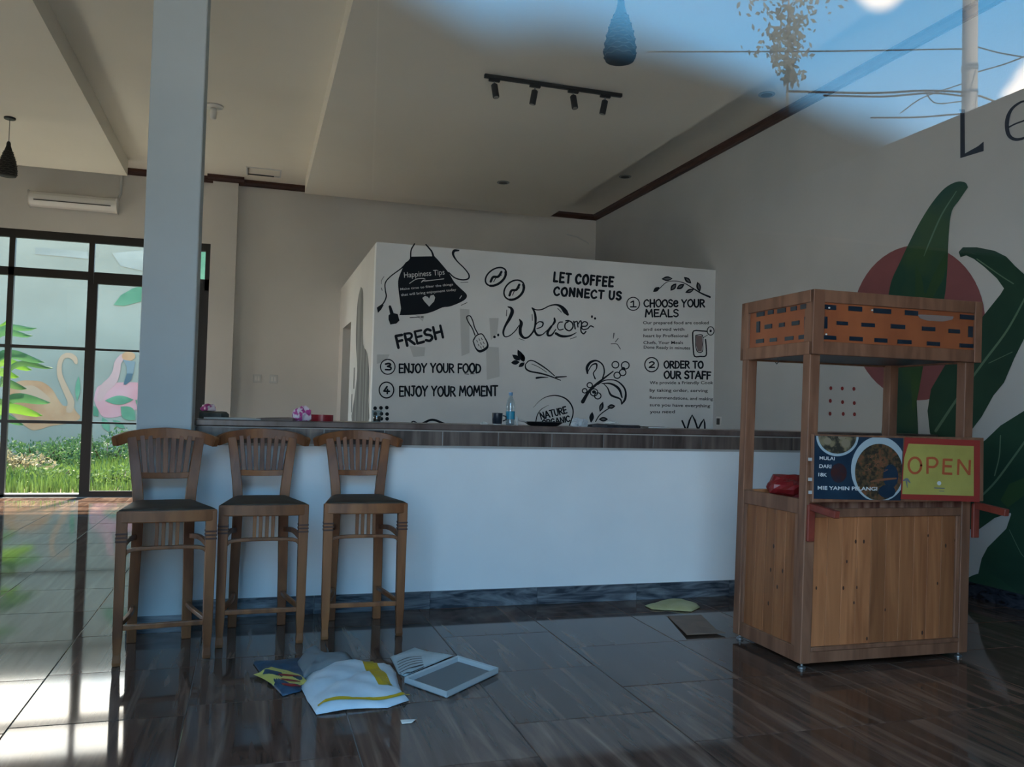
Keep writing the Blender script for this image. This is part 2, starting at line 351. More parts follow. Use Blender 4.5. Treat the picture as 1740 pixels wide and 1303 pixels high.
# ------------------------------------------------------------------ bar stools
def make_stool(label):
    st = bpy.data.objects.new('bar_stool', None); C.objects.link(st); tag(st, label, 'stool', 'teak bar stools along the counter')
    def B(mb, name, mt='teak', p=st, bev=.004, **k): mb.local = True; return mb.build(name, M[mt], p, bevel=bev, seg=2, origin=(0, 0, 0), **k)
    for sx in (-1, 1):
        mb = MB(); x = sx * .226
        pts = [(x, -.235, .0), (x, -.235, .02), (x, -.235, .06), (x, -.235, .16), (x, -.235, .815)]
        mb.sweep(pts, [.040, .044, .038, .050, .058], [.040, .044, .038, .050, .058], ref=(0, 1, 0)); lg = B(mb, 'front_leg')
        for z in (.655, .675, .695):
            B(MB().box(x - .0305, x + .0305, -.2655, -.2045, z, z + .010), 'leg_band', 'teakdark', lg, .001)
        mb = MB(); q = spline([(sx * .150, .235, 0), (sx * .148, .232, .35), (sx * .142, .225, .78), (sx * .165, .262, 1.02), (sx * .190, .315, 1.19)], 5)
        nn = len(q); mb.sweep(q, [.052 + .008 * math.sin(PI * i / nn) for i in range(nn)], [.05] * nn, ref=(0, 1, 0)); B(mb, 'back_leg')
    # seat
    def seat_ring(grow, z):
        pts = []
        W1, W2, D = .258 + grow, .175 + grow, .262 + grow
        for t in np.linspace(-1, 1, 9): pts.append((t * W1, -D - .022 * (1 - t * t), z))
        for t in np.linspace(1, -1, 7): pts.append((t * W2, D - .03 + .015 * (1 - t * t), z))
        return pts
    n = len(seat_ring(0, 0))
    mb = MB(); mb.prism(seat_ring(-.002, .757), (0, 0, .064)); B(mb, 'seat_frame', bev=.006)
    mb = MB(); rings = [seat_ring(-.014, .815), seat_ring(-.014, .824), seat_ring(-.03, .831), seat_ring(-.09, .836)]
    vs = [p for r_ in rings for p in r_]
    mb.add(vs, [(n * i + j, n * i + (j + 1) % n, n * i + n + (j + 1) % n, n * i + n + j) for i in range(3) for j in range(n)] + [tuple(3 * n + j for j in range(n)), tuple(range(n))[::-1]])
    B(mb, 'seat_cushion', 'cushion', bev=0, smooth=True)
    # upper stretchers
    B(MB().sweep(spline([(-.21, -.235, .585), (-.17, -.235, .612), (0, -.235, .618), (.17, -.235, .612), (.21, -.235, .585)], 3), .020, [.03] * 13, ref=(0, 1, 0)), 'front_rail')
    for x in (-.052, -.018, .018, .052): B(MB().box(x - .010, x + .010, -.243, -.229, .628, .76), 'rail_slat', bev=.002)
    for sx in (-1, 1):
        B(MB().sweep(spline([(sx * .226, -.215, .605), (sx * .19, 0, .632), (sx * .150, .215, .612)], 5), .020, .030, ref=(0, 0, 1)), 'side_rail')
        B(MB().sweep(spline([(sx * .226, -.215, .20), (sx * .165, -.02, .222), (sx * .150, .215, .205)], 5), .024, .026, ref=(0, 0, 1)), 'side_stretcher')
    B(MB().box(-.205, .205, -.247, -.223, .185, .213), 'foot_stretcher')
    # back
    B(MB().sweep(spline([(-.150, .255, .972), (0, .272, .968), (.150, .255, .972)], 5), .026, .036, ref=(0, 0, 1)), 'lower_back_rail')
    cr_p = spline([(-.285, .262, 1.166), (-.262, .285, 1.178), (-.18, .318, 1.204), (0, .345, 1.222), (.18, .318, 1.204), (.262, .285, 1.178), (.285, .262, 1.166)], 6); nn = len(cr_p)
    hh = [.052 + .012 * math.sin(PI * min(i, nn - 1 - i, 9) / 18) for i in range(nn)]; hh = [h_ * (.85 if i in (0, nn - 1) else 1) for i, h_ in enumerate(hh)]
    B(MB().sweep(cr_p, .034, hh, ref=(0, 0, 1)), 'crest_rail', bev=.01)
    for i in range(7):
        t = (i - 3) / 3
        B(MB().bar((t * .108, .268 - .012 * t * t, .975), (t * .134, .338 - .03 * t * t, 1.205), .027, .011, ref=(0, 1, 0)), 'back_slat', bev=.002)
    return st
labs = ['teak bar stool furthest left, in front of the pillar', 'teak bar stool in the middle of the row of three', 'teak bar stool furthest right, standing apart against the white counter']
s0 = make_stool(labs[0]); spots = [((-.448, 5.225, 0), .13), ((.085, 5.46, 0), .03), ((.696, 5.515, 0), -.005)]
for i, (loc, rz) in enumerate(spots):
    s = s0 if i == 0 else copy_tree(s0)
    s['label'] = labs[i]; s.location = loc; s.rotation_euler = (0, 0, rz)
SEAT_DONE = True

# ------------------------------------------------------------------ food cart
ct = empty('food_cart', (3.6, 4.45, 0), 'pine wood food cart with canopy frieze, posts and plank cabinet', 'cart')
LEAN = .022
def cv(mb):       # the old frame leans a little to the right
    mb.v = [(x + (LEAN * z - .02), y, z) for x, y, z in mb.v]; return mb
def cb(mb, name, mt='woodframe', p=ct, bev=.003): return cv(mb).build(name, M[mt], p, bevel=bev)
cx0, cx1, cy0, cy1 = 3.0, 4.17, 4.10, 4.80
P = .068
for i, (x, y) in enumerate(((cx0, cy0), (cx1 - P, cy0), (cx0, cy1 - P), (cx1 - P, cy1 - P))):
    cb(MB().box(x, x + P, y, y + P, .035, 2.14), 'post', bev=.004)
    cb(MB().lathe([(.022, 0), (.022, .012), (.008, .016), (.008, .04)], (x + P / 2, y + P / 2, 0), 12), 'foot', 'steel')
# front of cabinet
cb(MB().box(cx0 + P, cx1 - P, cy0 + .004, cy0 + .035, .035, .10), 'bottom_rail')
cb(MB().box(cx0 + P, cx1 - P, cy0 - .002, cy0 + .03, .10, .125), 'bottom_ledge')
cb(MB().box(cx0 + P, cx1 - P, cy0 + .004, cy0 + .035, .85, .90), 'top_rail')
cb(MB().box(cx0 + P, cx1 - P, cy0 + .008, cy0 + .035, .90, .95), 'upper_rail', 'woodfade')
cb(MB().box(cx1 - P - .03, cx1 - P, cy0 + .006, cy0 + .035, .125, .85), 'stile')
nb = 10; wpl = (cx1 - P - .03 - cx0 - P) / nb
for i in range(nb):
    a = cx0 + P + i * wpl; cb(MB().box(a + .001, a + wpl - .001, cy0 + .016 + random.uniform(0, .002), cy0 + .034, .12, .855), 'plank', 'wood', bev=.0015)
# left and right sides
for X0, sgn in ((cx0, 1), (cx1 - .035, -1)):
    a, b = (X0 + .004, X0 + .035)
    cb(MB().box(a, b, cy0 + P, cy1 - P, .035, .12), 'side_rail'); cb(MB().box(a, b, cy0 + P, cy1 - P, .865, .95), 'side_rail')
    cb(MB().box(a, b, cy0 + P, cy0 + P + .03, .12, .865), 'stile'); cb(MB().box(a, b, cy1 - P - .03, cy1 - P, .12, .865), 'stile')
    ws = (cy1 - cy0 - 2 * P - .06) / 5
    for i in range(5):
        y = cy0 + P + .03 + i * ws; cb(MB().box(X0 + .016, X0 + .032, y + .001, y + ws - .001, .11, .875), 'plank', 'wood', bev=.0015)
cb(MB().box(cx0 + P, cx1 - P, cy1 - .035, cy1 - .01, .035, .95), 'back_panel', 'wood')
cb(MB().box(cx0 + .035, cx1 - .035, cy0 + .036, cy1 - .036, .90, .925), 'worktop', 'wood')
cb(MB().box(cx0 + .04, cx1 - .04, cy0 + .04, cy1 - .04, .05, .07), 'floor_board', 'wood')
# knots on planks
for (px, py) in ((1454, 920), (1468, 920), (1577, 910), (1607, 927), (1623, 918), (1370, 999), (1387, 999), (1433, 999), (1456, 998), (1593, 991), (1451, 1024), (1504, 1036), (1567, 1075), (1473, 1085), (1439, 954), (1580, 1091)):
    q = onY(px, py, cy0 + .0155); r_ = random.uniform(.006, .009)
    mb = MB().lathe([(r_ * .6, 0)] * 1 + [(.0001, 0)], (0, 0, 0), 8, False, False)
    mb = MB(); mb.add([(q[0] + r_ * .8 * math.cos(t), q[1], q[2] + r_ * 1.5 * math.sin(t)) for t in np.linspace(0, 2 * PI, 9)[:-1]], [tuple(range(8))]); mb.build('knot', M['knot'], ct)
for (px, py) in ((1315, 928), (1310, 968), (1330, 970), (1321, 997), (1306, 1025), (1288, 1051)):
    q = onX(px, py, cx0 - .02 + .0155 + LEAN * .5 - .004); r_ = .008
    mb = MB(); mb.add([(q[0] - .002, q[1] + r_ * .9 * math.cos(t), q[2] + r_ * 1.7 * math.sin(t)) for t in np.linspace(0, 2 * PI, 9)[:-1]], [tuple(range(8))]); mb.build('knot', M['knot'], ct)
# red fold-out shelf brackets
for x in (cx0 + .012, cx1 + .005):
    br = cb(MB().box(x - .005, x + .04, cy0 - .022, cy0 - .001, .72, .925), 'shelf_bracket', 'woodred')
    cb(MB().bar((x + .018, cy0 - .01, .915), (x + .018, cy0 - .235, .895), .040, .034, ref=(1, 0, 0)), 'bracket_arm', 'woodred', br)
# canopy
ZB, ZT, CO = 1.775, 2.145, .028
cX0, cX1, cY0, cY1 = cx0 - CO * .2, cx1 + CO, cy0 - .022, cy1 + .015
def frieze(side):
    # side: 0 front, 1 left, 2 right, 3 back
    def bx(a0, a1, d0, d1, z0, z1):      # a along, d depth from outer face inward
        if side == 0: return MB().box(a0, a1, cY0 + d0, cY0 + d1, z0, z1)
        if side == 3: return MB().box(a0, a1, cY1 - d1, cY1 - d0, z0, z1)
        if side == 1: return MB().box(cX0 + d0, cX0 + d1, a0, a1, z0, z1)
        return MB().box(cX1 - d1, cX1 - d0, a0, a1, z0, z1)
    A0, A1 = (cX0, cX1) if side in (0, 3) else (cY0 + .03, cY1 - .03)
    fr = cb(bx(A0 + .02, A1 - .02, .012, .022, ZB + .02, ZT - .02), 'frieze_panel', 'ply')
    cb(bx(A0, A1, 0, .03, ZT - .072, ZT), 'canopy_rail'); cb(bx(A0, A1, 0, .03, ZB, ZB + .075), 'canopy_rail')
    if side in (0, 3):
        cb(bx(A0, A0 + .075, -.003, .03, ZB - .0, ZT), 'canopy_stile'); cb(bx(A1 - .055, A1, -.003, .03, ZB, ZT), 'canopy_stile')
    else:
        cb(bx(A1 - .045, A1, -.001, .03, ZB, ZT), 'canopy_stile')
    return fr
f0 = frieze(0); f1 = frieze(1); frieze(2); frieze(3)
cb(MB().box(cX0 + .03, cX1 - .03, cY0 + .03, cY1 - .03, ZT - .02, ZT - .005), 'roof_board', 'wood')
cb(MB().box(cX0 + .03, cX1 - .03, cY0 + .03, cY1 - .03, ZB + .01, ZB + .022), 'canopy_floor', 'navy')
# dark slot strips, front (pixel boxes of the photo measured on the frieze plane)
Zc = lambda zx, zy: (1240 + zx / 3.102, 440 + zy / 3.102)
fs = [(500, 558, 240, 270), (625, 695, 248, 278), (757, 848, 260, 290), (922, 990, 270, 300), (1212, 1290, 292, 322), (562, 620, 328, 350), (693, 762, 336, 360), (848, 922, 343, 370), (1012, 1080, 355, 382), (1152, 1210, 368, 394),
      (492, 558, 402, 426), (630, 698, 408, 434), (762, 828, 416, 442), (884, 955, 424, 450), (1038, 1105, 434, 460), (1210, 1285, 444, 470), (496, 512, 298, 372), (1256, 1278, 348, 420)]
for x0, x1, y0, y1 in fs:
    a = onY(*Zc(x0, (y0 + y1) / 2), cY0 + .012); b = onY(*Zc(x1, (y0 + y1) / 2), cY0 + .012); cz = (a[2] + b[2]) / 2; h = (y1 - y0) / 3.102 * 4.15 / F * .98
    MB().box(a[0], b[0], cY0 + .006, cY0 + .013, cz - h / 2, cz + h / 2).build('slot_strip', M['navy'], f0)
Zd = lambda zx, zy: (1240 + zx / 8.145, 480 + zy / 8.145)
ls = [(370, 470, 405, 470), (525, 595, 380, 440), (655, 765, 355, 420), (840, 915, 330, 390), (975, 1055, 300, 365), (480, 575, 575, 640), (680, 750, 555, 615), (855, 955, 530, 590), (360, 465, 780, 840), (550, 645, 765, 820), (760, 875, 745, 800), (950, 1030, 725, 785), (368, 408, 530, 700), (1030, 1044, 470, 640)]
XF = cX0 + .006 + LEAN * 1.96 - .02
for x0, x1, y0, y1 in ls:
    a = onX(*Zd(x0, (y0 + y1) / 2), XF); b = onX(*Zd(x1, (y0 + y1) / 2), XF); cz = (a[2] + b[2]) / 2; h = (y1 - y0) / 8.145 * 4.75 / F
    MB().box(XF, XF + .007, min(a[1], b[1]), max(a[1], b[1]), cz - h / 2, cz + h / 2).build('slot_strip', M['navy'], f1)
for px, py in ((1409, 523), (1404, 568), (1482, 527)):
    q = onY(px, py, cY0 + .004); MB().lathe([(.0001, -.005), (.005, -.004), (.006, 0), (.005, .004), (.0001, .005)], q, 8).build('screw_cap', M['plastic_white'], f0)
M['tape'] = glass('old_clear_tape', (.9, .9, .9), .08, .3)
tq = [onY(*Zc(x, y), cY0 + .010) for x, y in ((990, 292), (1090, 296), (1180, 304), (1172, 320), (1120, 330), (1040, 324), (1000, 312))]
mb = MB(); mb.prism([tuple(q) for q in tq], (0, -.001, 0)); mb.build('tape_strip', M['tape'], f0)
# hook under canopy
h = cx0 + .01; cb(MB().tube([(h, 4.42, 1.78), (h, 4.42, 1.745), (h, 4.435, 1.735), (h, 4.45, 1.745)], .0025, 6), 'hook', 'black', bev=0)
cb(MB().bar((cx0 + .01, 4.16, 1.70), (cx0 + .01, 4.10, 1.70), .012, .002), 'wire_tie', 'black', bev=0)

# ------------------------------------------------------------------ flat print helpers
BR = 1
def ribbon(mb, pts, ws, mapf, off=0.0, n=6, caps=True):
    """brush stroke: pts in the drawing's own units, mapped onto the surface by mapf(x, y, off)"""
    ws = [w_ * BR for w_ in (list(ws) if hasattr(ws, '__len__') else [ws] * len(pts))]
    if len(ws) != len(pts): ws = list(np.interp(np.linspace(0, 1, len(pts)), np.linspace(0, 1, len(ws)), ws))
    q = spline([(p[0], p[1], w_) for p, w_ in zip(pts, ws)], n) if len(pts) > 2 else [np.array((*pts[0], ws[0])), np.array((*pts[1], ws[1]))]
    L, R_ = [], []
    for i, p in enumerate(q):
        d = q[min(i + 1, len(q) - 1)][:2] - q[max(i - 1, 0)][:2]; l = np.hypot(*d) or 1; nx, ny = -d[1] / l, d[0] / l; hw = max(p[2], .5) / 2
        L.append((p[0] + nx * hw, p[1] + ny * hw)); R_.append((p[0] - nx * hw, p[1] - ny * hw))
    k = len(q); vs = [mapf(a, b, off) for a, b in L] + [mapf(a, b, off) for a, b in R_]
    mb.add(vs, [(i, i + 1, i + 1 + k, i + k) for i in range(k - 1)])
    if caps:
        for p in (q[0], q[-1]): disc(mb, p[0], p[1], p[2] / 2, p[2] / 2, mapf, off + .0001, 8)
def disc(mb, x, y, rx, ry, mapf, off=0, n=16, rot=0.0):
    c, s = math.cos(rot), math.sin(rot)
    mb.add([mapf(x + rx * math.cos(t) * c - ry * math.sin(t) * s, y + rx * math.cos(t) * s + ry * math.sin(t) * c, off) for t in np.linspace(0, 2 * PI, n + 1)[:-1]], [tuple(range(n))])
def ring(mb, x, y, rx, ry, wd, mapf, off=0, n=28, rot=0.0, a0=0, a1=2 * PI):
    c, s = math.cos(rot), math.sin(rot)
    pts = [(x + rx * math.cos(t) * c - ry * math.sin(t) * s, y + rx * math.cos(t) * s + ry * math.sin(t) * c) for t in np.linspace(a0, a1, n)]
    ribbon(mb, pts, wd, mapf, off, 1)
def poly(mb, pts, mapf, off=0): mb.add([mapf(x, y, off) for x, y in pts], [tuple(range(len(pts)))])
def lens(mb, p, q, wd, mapf, off=0, n=9):
    p, q = np.array(p, float), np.array(q, float); d = q - p; nrm = np.array([-d[1], d[0]]) / np.hypot(*d)
    a = [p + d * t + nrm * wd / 2 * math.sin(PI * t) for t in np.linspace(0, 1, n)]; b = [p + d * t - nrm * wd / 2 * math.sin(PI * t) for t in np.linspace(0, 1, n)[1:-1]][::-1]
    poly(mb, [tuple(v) for v in a + b], mapf, off)
G = {  # marker letters, unit box, y up: width, strokes
 'A': (.75, [[(0, 0), (.37, 1)], [(.37, 1), (.75, 0)], [(.15, .35), (.6, .35)]]), 'C': (.65, [[(.62, .82), (.4, 1), (.1, .8), (0, .45), (.15, .1), (.4, 0), (.65, .15)]]),
 'D': (.65, [[(.05, 0), (.05, 1)], [(.05, 1), (.45, .9), (.62, .5), (.45, .1), (.05, 0)]]), 'E': (.55, [[(.05, 0), (.05, 1)], [(.05, 1), (.55, .98)], [(.05, .52), (.48, .52)], [(.05, 0), (.55, .02)]]),
 'F': (.52, [[(.05, 0), (.05, 1)], [(.05, 1), (.52, .98)], [(.05, .52), (.45, .54)]]), 'G': (.68, [[(.62, .85), (.35, 1), (.05, .7), (.05, .25), (.35, 0), (.62, .15), (.62, .45)], [(.38, .45), (.65, .45)]]),
 'H': (.65, [[(.05, 0), (.05, 1)], [(.6, 0), (.6, 1)], [(.05, .5), (.6, .52)]]), 'I': (.12, [[(.06, 0), (.06, 1)]]), 'J': (.5, [[(.15, 1), (.5, 1)], [(.36, 1), (.36, .25), (.2, 0), (0, .15)]]),
 'K': (.62, [[(.05, 0), (.05, 1)], [(.6, 1), (.08, .45)], [(.2, .55), (.62, 0)]]), 'L': (.5, [[(.05, 1), (.05, 0)], [(.05, 0), (.5, .02)]]), 'M': (.85, [[(.02, 0), (.12, 1)], [(.12, 1), (.42, .35)], [(.42, .35), (.72, 1)], [(.72, 1), (.83, 0)]]),
 'N': (.68, [[(.05, 0), (.05, 1)], [(.05, 1), (.62, 0)], [(.62, 0), (.62, 1)]]), 'O': (.72, [[(.36, 1), (.08, .78), (.02, .42), (.2, .06), (.42, 0), (.66, .22), (.7, .6), (.55, .92), (.36, 1)]]),
 'P': (.58, [[(.05, 0), (.05, 1)], [(.05, 1), (.45, .95), (.56, .74), (.42, .52), (.05, .46)]]), 'R': (.62, [[(.05, 0), (.05, 1)], [(.05, 1), (.45, .95), (.55, .75), (.42, .55), (.05, .48)], [(.25, .48), (.62, 0)]]),
 'S': (.55, [[(.52, .85), (.3, 1), (.06, .85), (.1, .6), (.42, .45), (.52, .2), (.3, 0), (.02, .12)]]), 'T': (.62, [[(0, 1), (.62, 1)], [(.31, 1), (.31, 0)]]), 'U': (.65, [[(.05, 1), (.05, .3), (.2, .03), (.42, .02), (.6, .3), (.6, 1)]]),
 'Y': (.65, [[(0, 1), (.3, .5)], [(.65, 1), (.3, .5), (.28, 0)]]), 'e': (.55, [[(.08, .42), (.52, .5), (.45, .78), (.2, .8), (.03, .5), (.12, .1), (.4, .02), (.55, .15)]]),
 '1': (.35, [[(.02, .78), (.2, 1)], [(.2, 1), (.2, 0)], [(0, 0), (.38, 0)]]), '2': (.5, [[(.03, .8), (.25, 1), (.48, .78), (.3, .4), (.02, .02)], [(.02, .02), (.5, .02)]]),
 '3': (.45, [[(.03, .9), (.3, 1), (.42, .78), (.18, .55)], [(.18, .55), (.45, .4), (.4, .08), (.02, .08)]]), '4': (.5, [[(.3, 1), (.03, .35)], [(.03, .35), (.5, .32)], [(.34, .6), (.32, 0)]])}
def letter(mb, s, p0, p1, h, wd, mapf, off=0, gap=.16, space=.42, jit=0.03, bounce=0.03):
    """hand lettering from p0 to p1 along the baseline, cap height h (y runs down in mapf)"""
    r_ = random.Random(s); tot = sum((space if c == ' ' else G[c][0] + gap) for c in s) - gap
    p0, p1 = np.array(p0, float), np.array(p1, float); d = p1 - p0; L = np.hypot(*d); d = d / L; u = L / tot; nv = np.array([d[1], -d[0]]); x = 0
    for c in s:
        if c == ' ': x += space; continue
        w_, st = G[c]; dy = r_.uniform(-1, 1) * bounce * h; sc = 1 + r_.uniform(-1, 1) * jit
        for k_ in st:
            pts = [tuple(p0 + d * (x + a) * u + nv * (b * h * sc + dy)) for a, b in k_]
            ribbon(mb, pts, wd * r_.uniform(.88, 1.1), mapf, off + r_.uniform(0, .0002), 4)
        x += w_ + gap
def font_text(mb, s, p0, p1, h, mapf, off=0, bold=0):
    cu = bpy.data.curves.new('t', 'FONT'); cu.body = s; cu.size = 1; cu.resolution_u = 3; cu.offset = bold
    o = bpy.data.objects.new('t', cu); me = bpy.data.meshes.new_from_object(o); v = np.array([p.co[:] for p in me.vertices]); fs_ = [tuple(p.vertices) for p in me.polygons]
    x0, x1 = v[:, 0].min(), v[:, 0].max(); p0, p1 = np.array(p0, float), np.array(p1, float); d = p1 - p0; nv = np.array([d[1], -d[0]]) / np.hypot(*d)
    vs = []
    for a, b, _ in v:
        q = p0 + d * (a - x0) / (x1 - x0) + nv * b / .73 * h; vs.append(mapf(q[0], q[1], off))
    mb.add(vs, fs_); bpy.data.objects.remove(o); bpy.data.curves.remove(cu); bpy.data.meshes.remove(me)
def frame(ox, oy, sc, plane):
    return lambda x, y, off=0: plane(ox + x / sc, oy + y / sc, off)
def wallP(x, y, off): return onY(x, y, YW - .003 - off)
def wallR(x, y, off): return onX(x, y, XR - .003 - off)

# ------------------------------------------------------------------ banner boards on the cart
sg = empty('sign_board', (3.6, 4.06, .94), 'wooden board with a food banner and a yellow OPEN banner on the cart', 'sign')
SY = 4.048
MB().box(3.012, 4.215, SY + .004, SY + .03, .942, 1.322).build('board', M['woodframe'], sg, bevel=.003)
def signP(x, y, off): return onY(1370 + x / 5.4375, 730 + y / 5.4375, SY - off)
sP = signP
def quadp(name, pts, mt, th=.0015, base=0.0):
    mb = MB(); P_ = [Vector(sP(x, y, base)) for x, y in pts]; mb.prism(P_, (0, -th, 0)); return mb.build(name, mt, sg)
M['banner_navy'] = noisy('food_banner_navy', (.008, .022, .045), (.012, .035, .062), (6, 6, 6), .4, .4)
M['banner_red'] = flat('banner_red', (.33, .035, .028), .4, .4); M['banner_yellow'] = noisy('banner_yellow', (.38, .33, .08), (.45, .40, .10), (5, 5, 5), .45, .4)
M['soup'] = noisy('noodle_print', (.022, .018, .012), (.17, .062, .028), (42, 42, 42), .5, .4, detail=6, lo=.40, hi=.66, c3=(.085, .055, .025))
M['soup2'] = noisy('meatball_print', (.03, .028, .02), (.20, .16, .09), (30, 30, 30), .5, .4, detail=4, lo=.42, hi=.6)
M['bowl'] = flat('bowl_print', (.36, .44, .48), .5); M['orange_print'] = flat('letter_red', (.45, .095, .035), .5)
bn = quadp('food_banner', [(78, 55), (896, 78), (872, 655), (68, 638)], M['banner_navy'])
mb = MB(); 
def clipd(x, y): # keep the prints inside the banner quad
    t = (y - 55) / 590; xl, xr = 78 - 10 * t + 2, 896 - 24 * t - 2; yt, yb = 57 + (x - 78) / 818 * 22, 636 + (x - 68) / 804 * 16; x = min(max(x, xl), xr); return x, min(max(y, yt), yb)
def sPc(x, y, off): return sP(*clipd(x, y), off)
disc(mb, 288, 60, 196, 185, sPc, .0026, 48); disc(mb, 672, 365, 258, 302, sPc, .0026, 56); mb.build('bowl_print', M['bowl'], bn)
mb = MB(); disc(mb, 672, 392, 222, 262, sPc, .0030, 48); mb.build('noodle_print', M['soup'], bn)
mb = MB(); disc(mb, 288, 50, 178, 172, sPc, .0030, 48); mb.build('meatball_print', M['soup2'], bn)
mb = MB(); disc(mb, 780, 430, 70, 110, sPc, .0033, 20); disc(mb, 745, 570, 80, 60, sPc, .0034, 20); mb.build('shadow_print', M['banner_navy'], bn)
mb = MB(); ribbon(mb, [(600, 480), (700, 462), (830, 450)], [16, 22, 14], sPc, .0034)
for i in range(26):
    a = random.uniform(0, 6.28); rr = random.uniform(10, 120); x, y = 650 + rr * math.cos(a), 290 + rr * math.sin(a)
    ribbon(mb, [(x, y), (x + random.uniform(-26, 26), y + random.uniform(-26, 26)), (x + random.uniform(-40, 40), y + random.uniform(-30, 30))], 5, sPc, .0033 + i * 2e-5, 4)
M['noodle'] = flat('noodle_strand', (.20, .08, .04), .5); mb.build('noodle_strands', M['noodle'], bn)
M['ball'] = flat('meatball_tone', (.22, .18, .12), .6)
for x, y, a, b in ((195, 105, 36, 34), (365, 125, 42, 40), (330, 70, 36, 22)): mb = MB(); disc(mb, x, y, a, b, sPc, .0034, 16); mb.build('meatball', M['ball'], bn)
M['chili'] = noisy('chili_print', (.05, .014, .012), (.02, .018, .03), (30, 30, 30), .5); mb = MB(); disc(mb, 300, 400, 75, 90, sPc, .0028, 20); mb.build('chilli_print', M['chili'], bn)
for s_, p_, q_, h_, b_ in (('MULAI', (122, 276), (262, 282), 32, .012), ('DARI', (120, 352), (230, 356), 34, .012), ('18K', (112, 430), (190, 434), 34, .012), ('MIE YAMIN PELANGI', (105, 553), (655, 562), 34, .022)):
    mb = MB(); font_text(mb, s_, p_, q_, h_, sP, .0038, b_); mb.build('banner_lettering', M['whitepaint'], bn)
ob = quadp('open_banner', [(910, 72), (1604, 100), (1600, 668), (866, 640)], M['banner_red'])
mb = MB(); poly(mb, [(945, 128), (1548, 152), (1548, 612), (886, 594), (905, 260)], sP, .0026); mb.build('yellow_field', M['banner_yellow'], ob)
mb = MB()
ring(mb, 1004, 330, 58, 72, 22, sP, .0032, 28); W_ = 22
for st in ([(1120, 255), (1120, 408)], [(1120, 262), (1185, 264), (1212, 300), (1185, 342), (1120, 342)], [(1272, 268), (1266, 412)], [(1272, 276), (1352, 280)], [(1270, 336), (1345, 340)], [(1266, 404), (1350, 408)], [(1408, 272), (1402, 418)], [(1408, 276), (1505, 414)], [(1512, 280), (1506, 420)]):
    ribbon(mb, st, W_, sP, .0032 + random.uniform(0, .0002), 4, caps=False)
mb.build('open_lettering', M['orange_print'], ob)
mb = MB(); disc(mb, 1228, 494, 20, 20, sP, .0032, 12); mb.build('badge_print', M['whitepaint'], ob)
mb = MB(); ribbon(mb, [(1186, 538), (1276, 542)], 9, sP, .0032); ribbon(mb, [(1230, 566), (1274, 568)], 6, sP, .0032)
ribbon(mb, [(895, 470), (930, 460), (960, 490)], [10, 26, 8], sP, .0033); ribbon(mb, [(925, 480), (935, 535)], [16, 5], sP, .0034); mb.build('small_print', M['greypaint'], ob)
for px, py in ((1376, 780), (1376, 814), (1376, 836)):
    q = onY(px, py, SY + .003); MB().box(q[0] - .010, q[0] + .012, SY - .001, SY + .004, q[2] - .010, q[2] + .008).build('tape_piece', M['trimwhite'], sg)
# red bag on the cart worktop
def blob(name, c, r, mt, label=None, cat=None, parent=None, seed=1, rough=.18, flatb=True, n=20, freq=3.0):
    rs = np.random.default_rng(seed); ph = rs.uniform(0, 6, 12); mb = MB()
    def fn(u, v):
        a = u * 2 * PI; b = (v - .5) * PI; x, y, z = math.cos(a) * math.cos(b), math.sin(a) * math.cos(b), math.sin(b)
        k = 1 + rough * (math.sin(freq * x + ph[0]) * math.sin(freq * y * 1.3 + ph[1]) + .6 * math.sin(freq * 2.1 * z + ph[2] + 2 * x) * math.cos(freq * 1.9 * x + ph[3]) + .4 * math.sin(freq * 3.7 * y + ph[4]) * math.sin(freq * 3.1 * x + ph[5] + z * 3))
        z2 = z * k * r[2]
        if flatb and z2 < -r[2] * .55: z2 = -r[2] * .55
        return (c[0] + x * k * r[0], c[1] + y * k * r[1], c[2] + r[2] * .55 + z2)
    mb.grid(n, n // 2, fn); o = mb.build(name, mt, parent, smooth=False, origin=None if parent else c)
    return tag(o, label, cat) if label else o
M['redbag'] = flat('red_plastic', (.22, .012, .015), .35, .5)
rb = MB(); q = np.array((3.22, 4.60, .926))
blob('red_bag', (3.22, 4.58, .926), (.13, .12, .085), M['redbag'], 'crumpled red plastic bag on the cart worktop', 'bag', seed=4)

# ------------------------------------------------------------------ partition wall paintings
W6 = frame(560, 390, 3.723, wallP); W7 = frame(820, 430, 4.143, wallP); WA = frame(640, 400, 6.444, wallP); WW = frame(820, 500, 7.909, wallP); WP = frame(860, 580, 7.565, wallP); WC = frame(1060, 440, 7.241, wallP)
BP = M['blackpaint']
def art(name, mb, mt, p=pw): return mb.build(name, mt, p)
mb = MB()
for pts in ([(825, 500), (885, 505), (885, 780), (835, 800)], [(505, 735), (605, 745), (600, 800), (530, 805)], [(1010, 560), (1070, 560), (1060, 660), (1020, 700)], [(300, 790), (380, 790), (360, 830), (300, 850)], [(990, 740), (1070, 745), (1075, 930), (995, 950)], [(540, 540), (600, 545), (590, 580)]): poly(mb, pts, W6, 0)
art('primer_patch', mb, M['stain'])
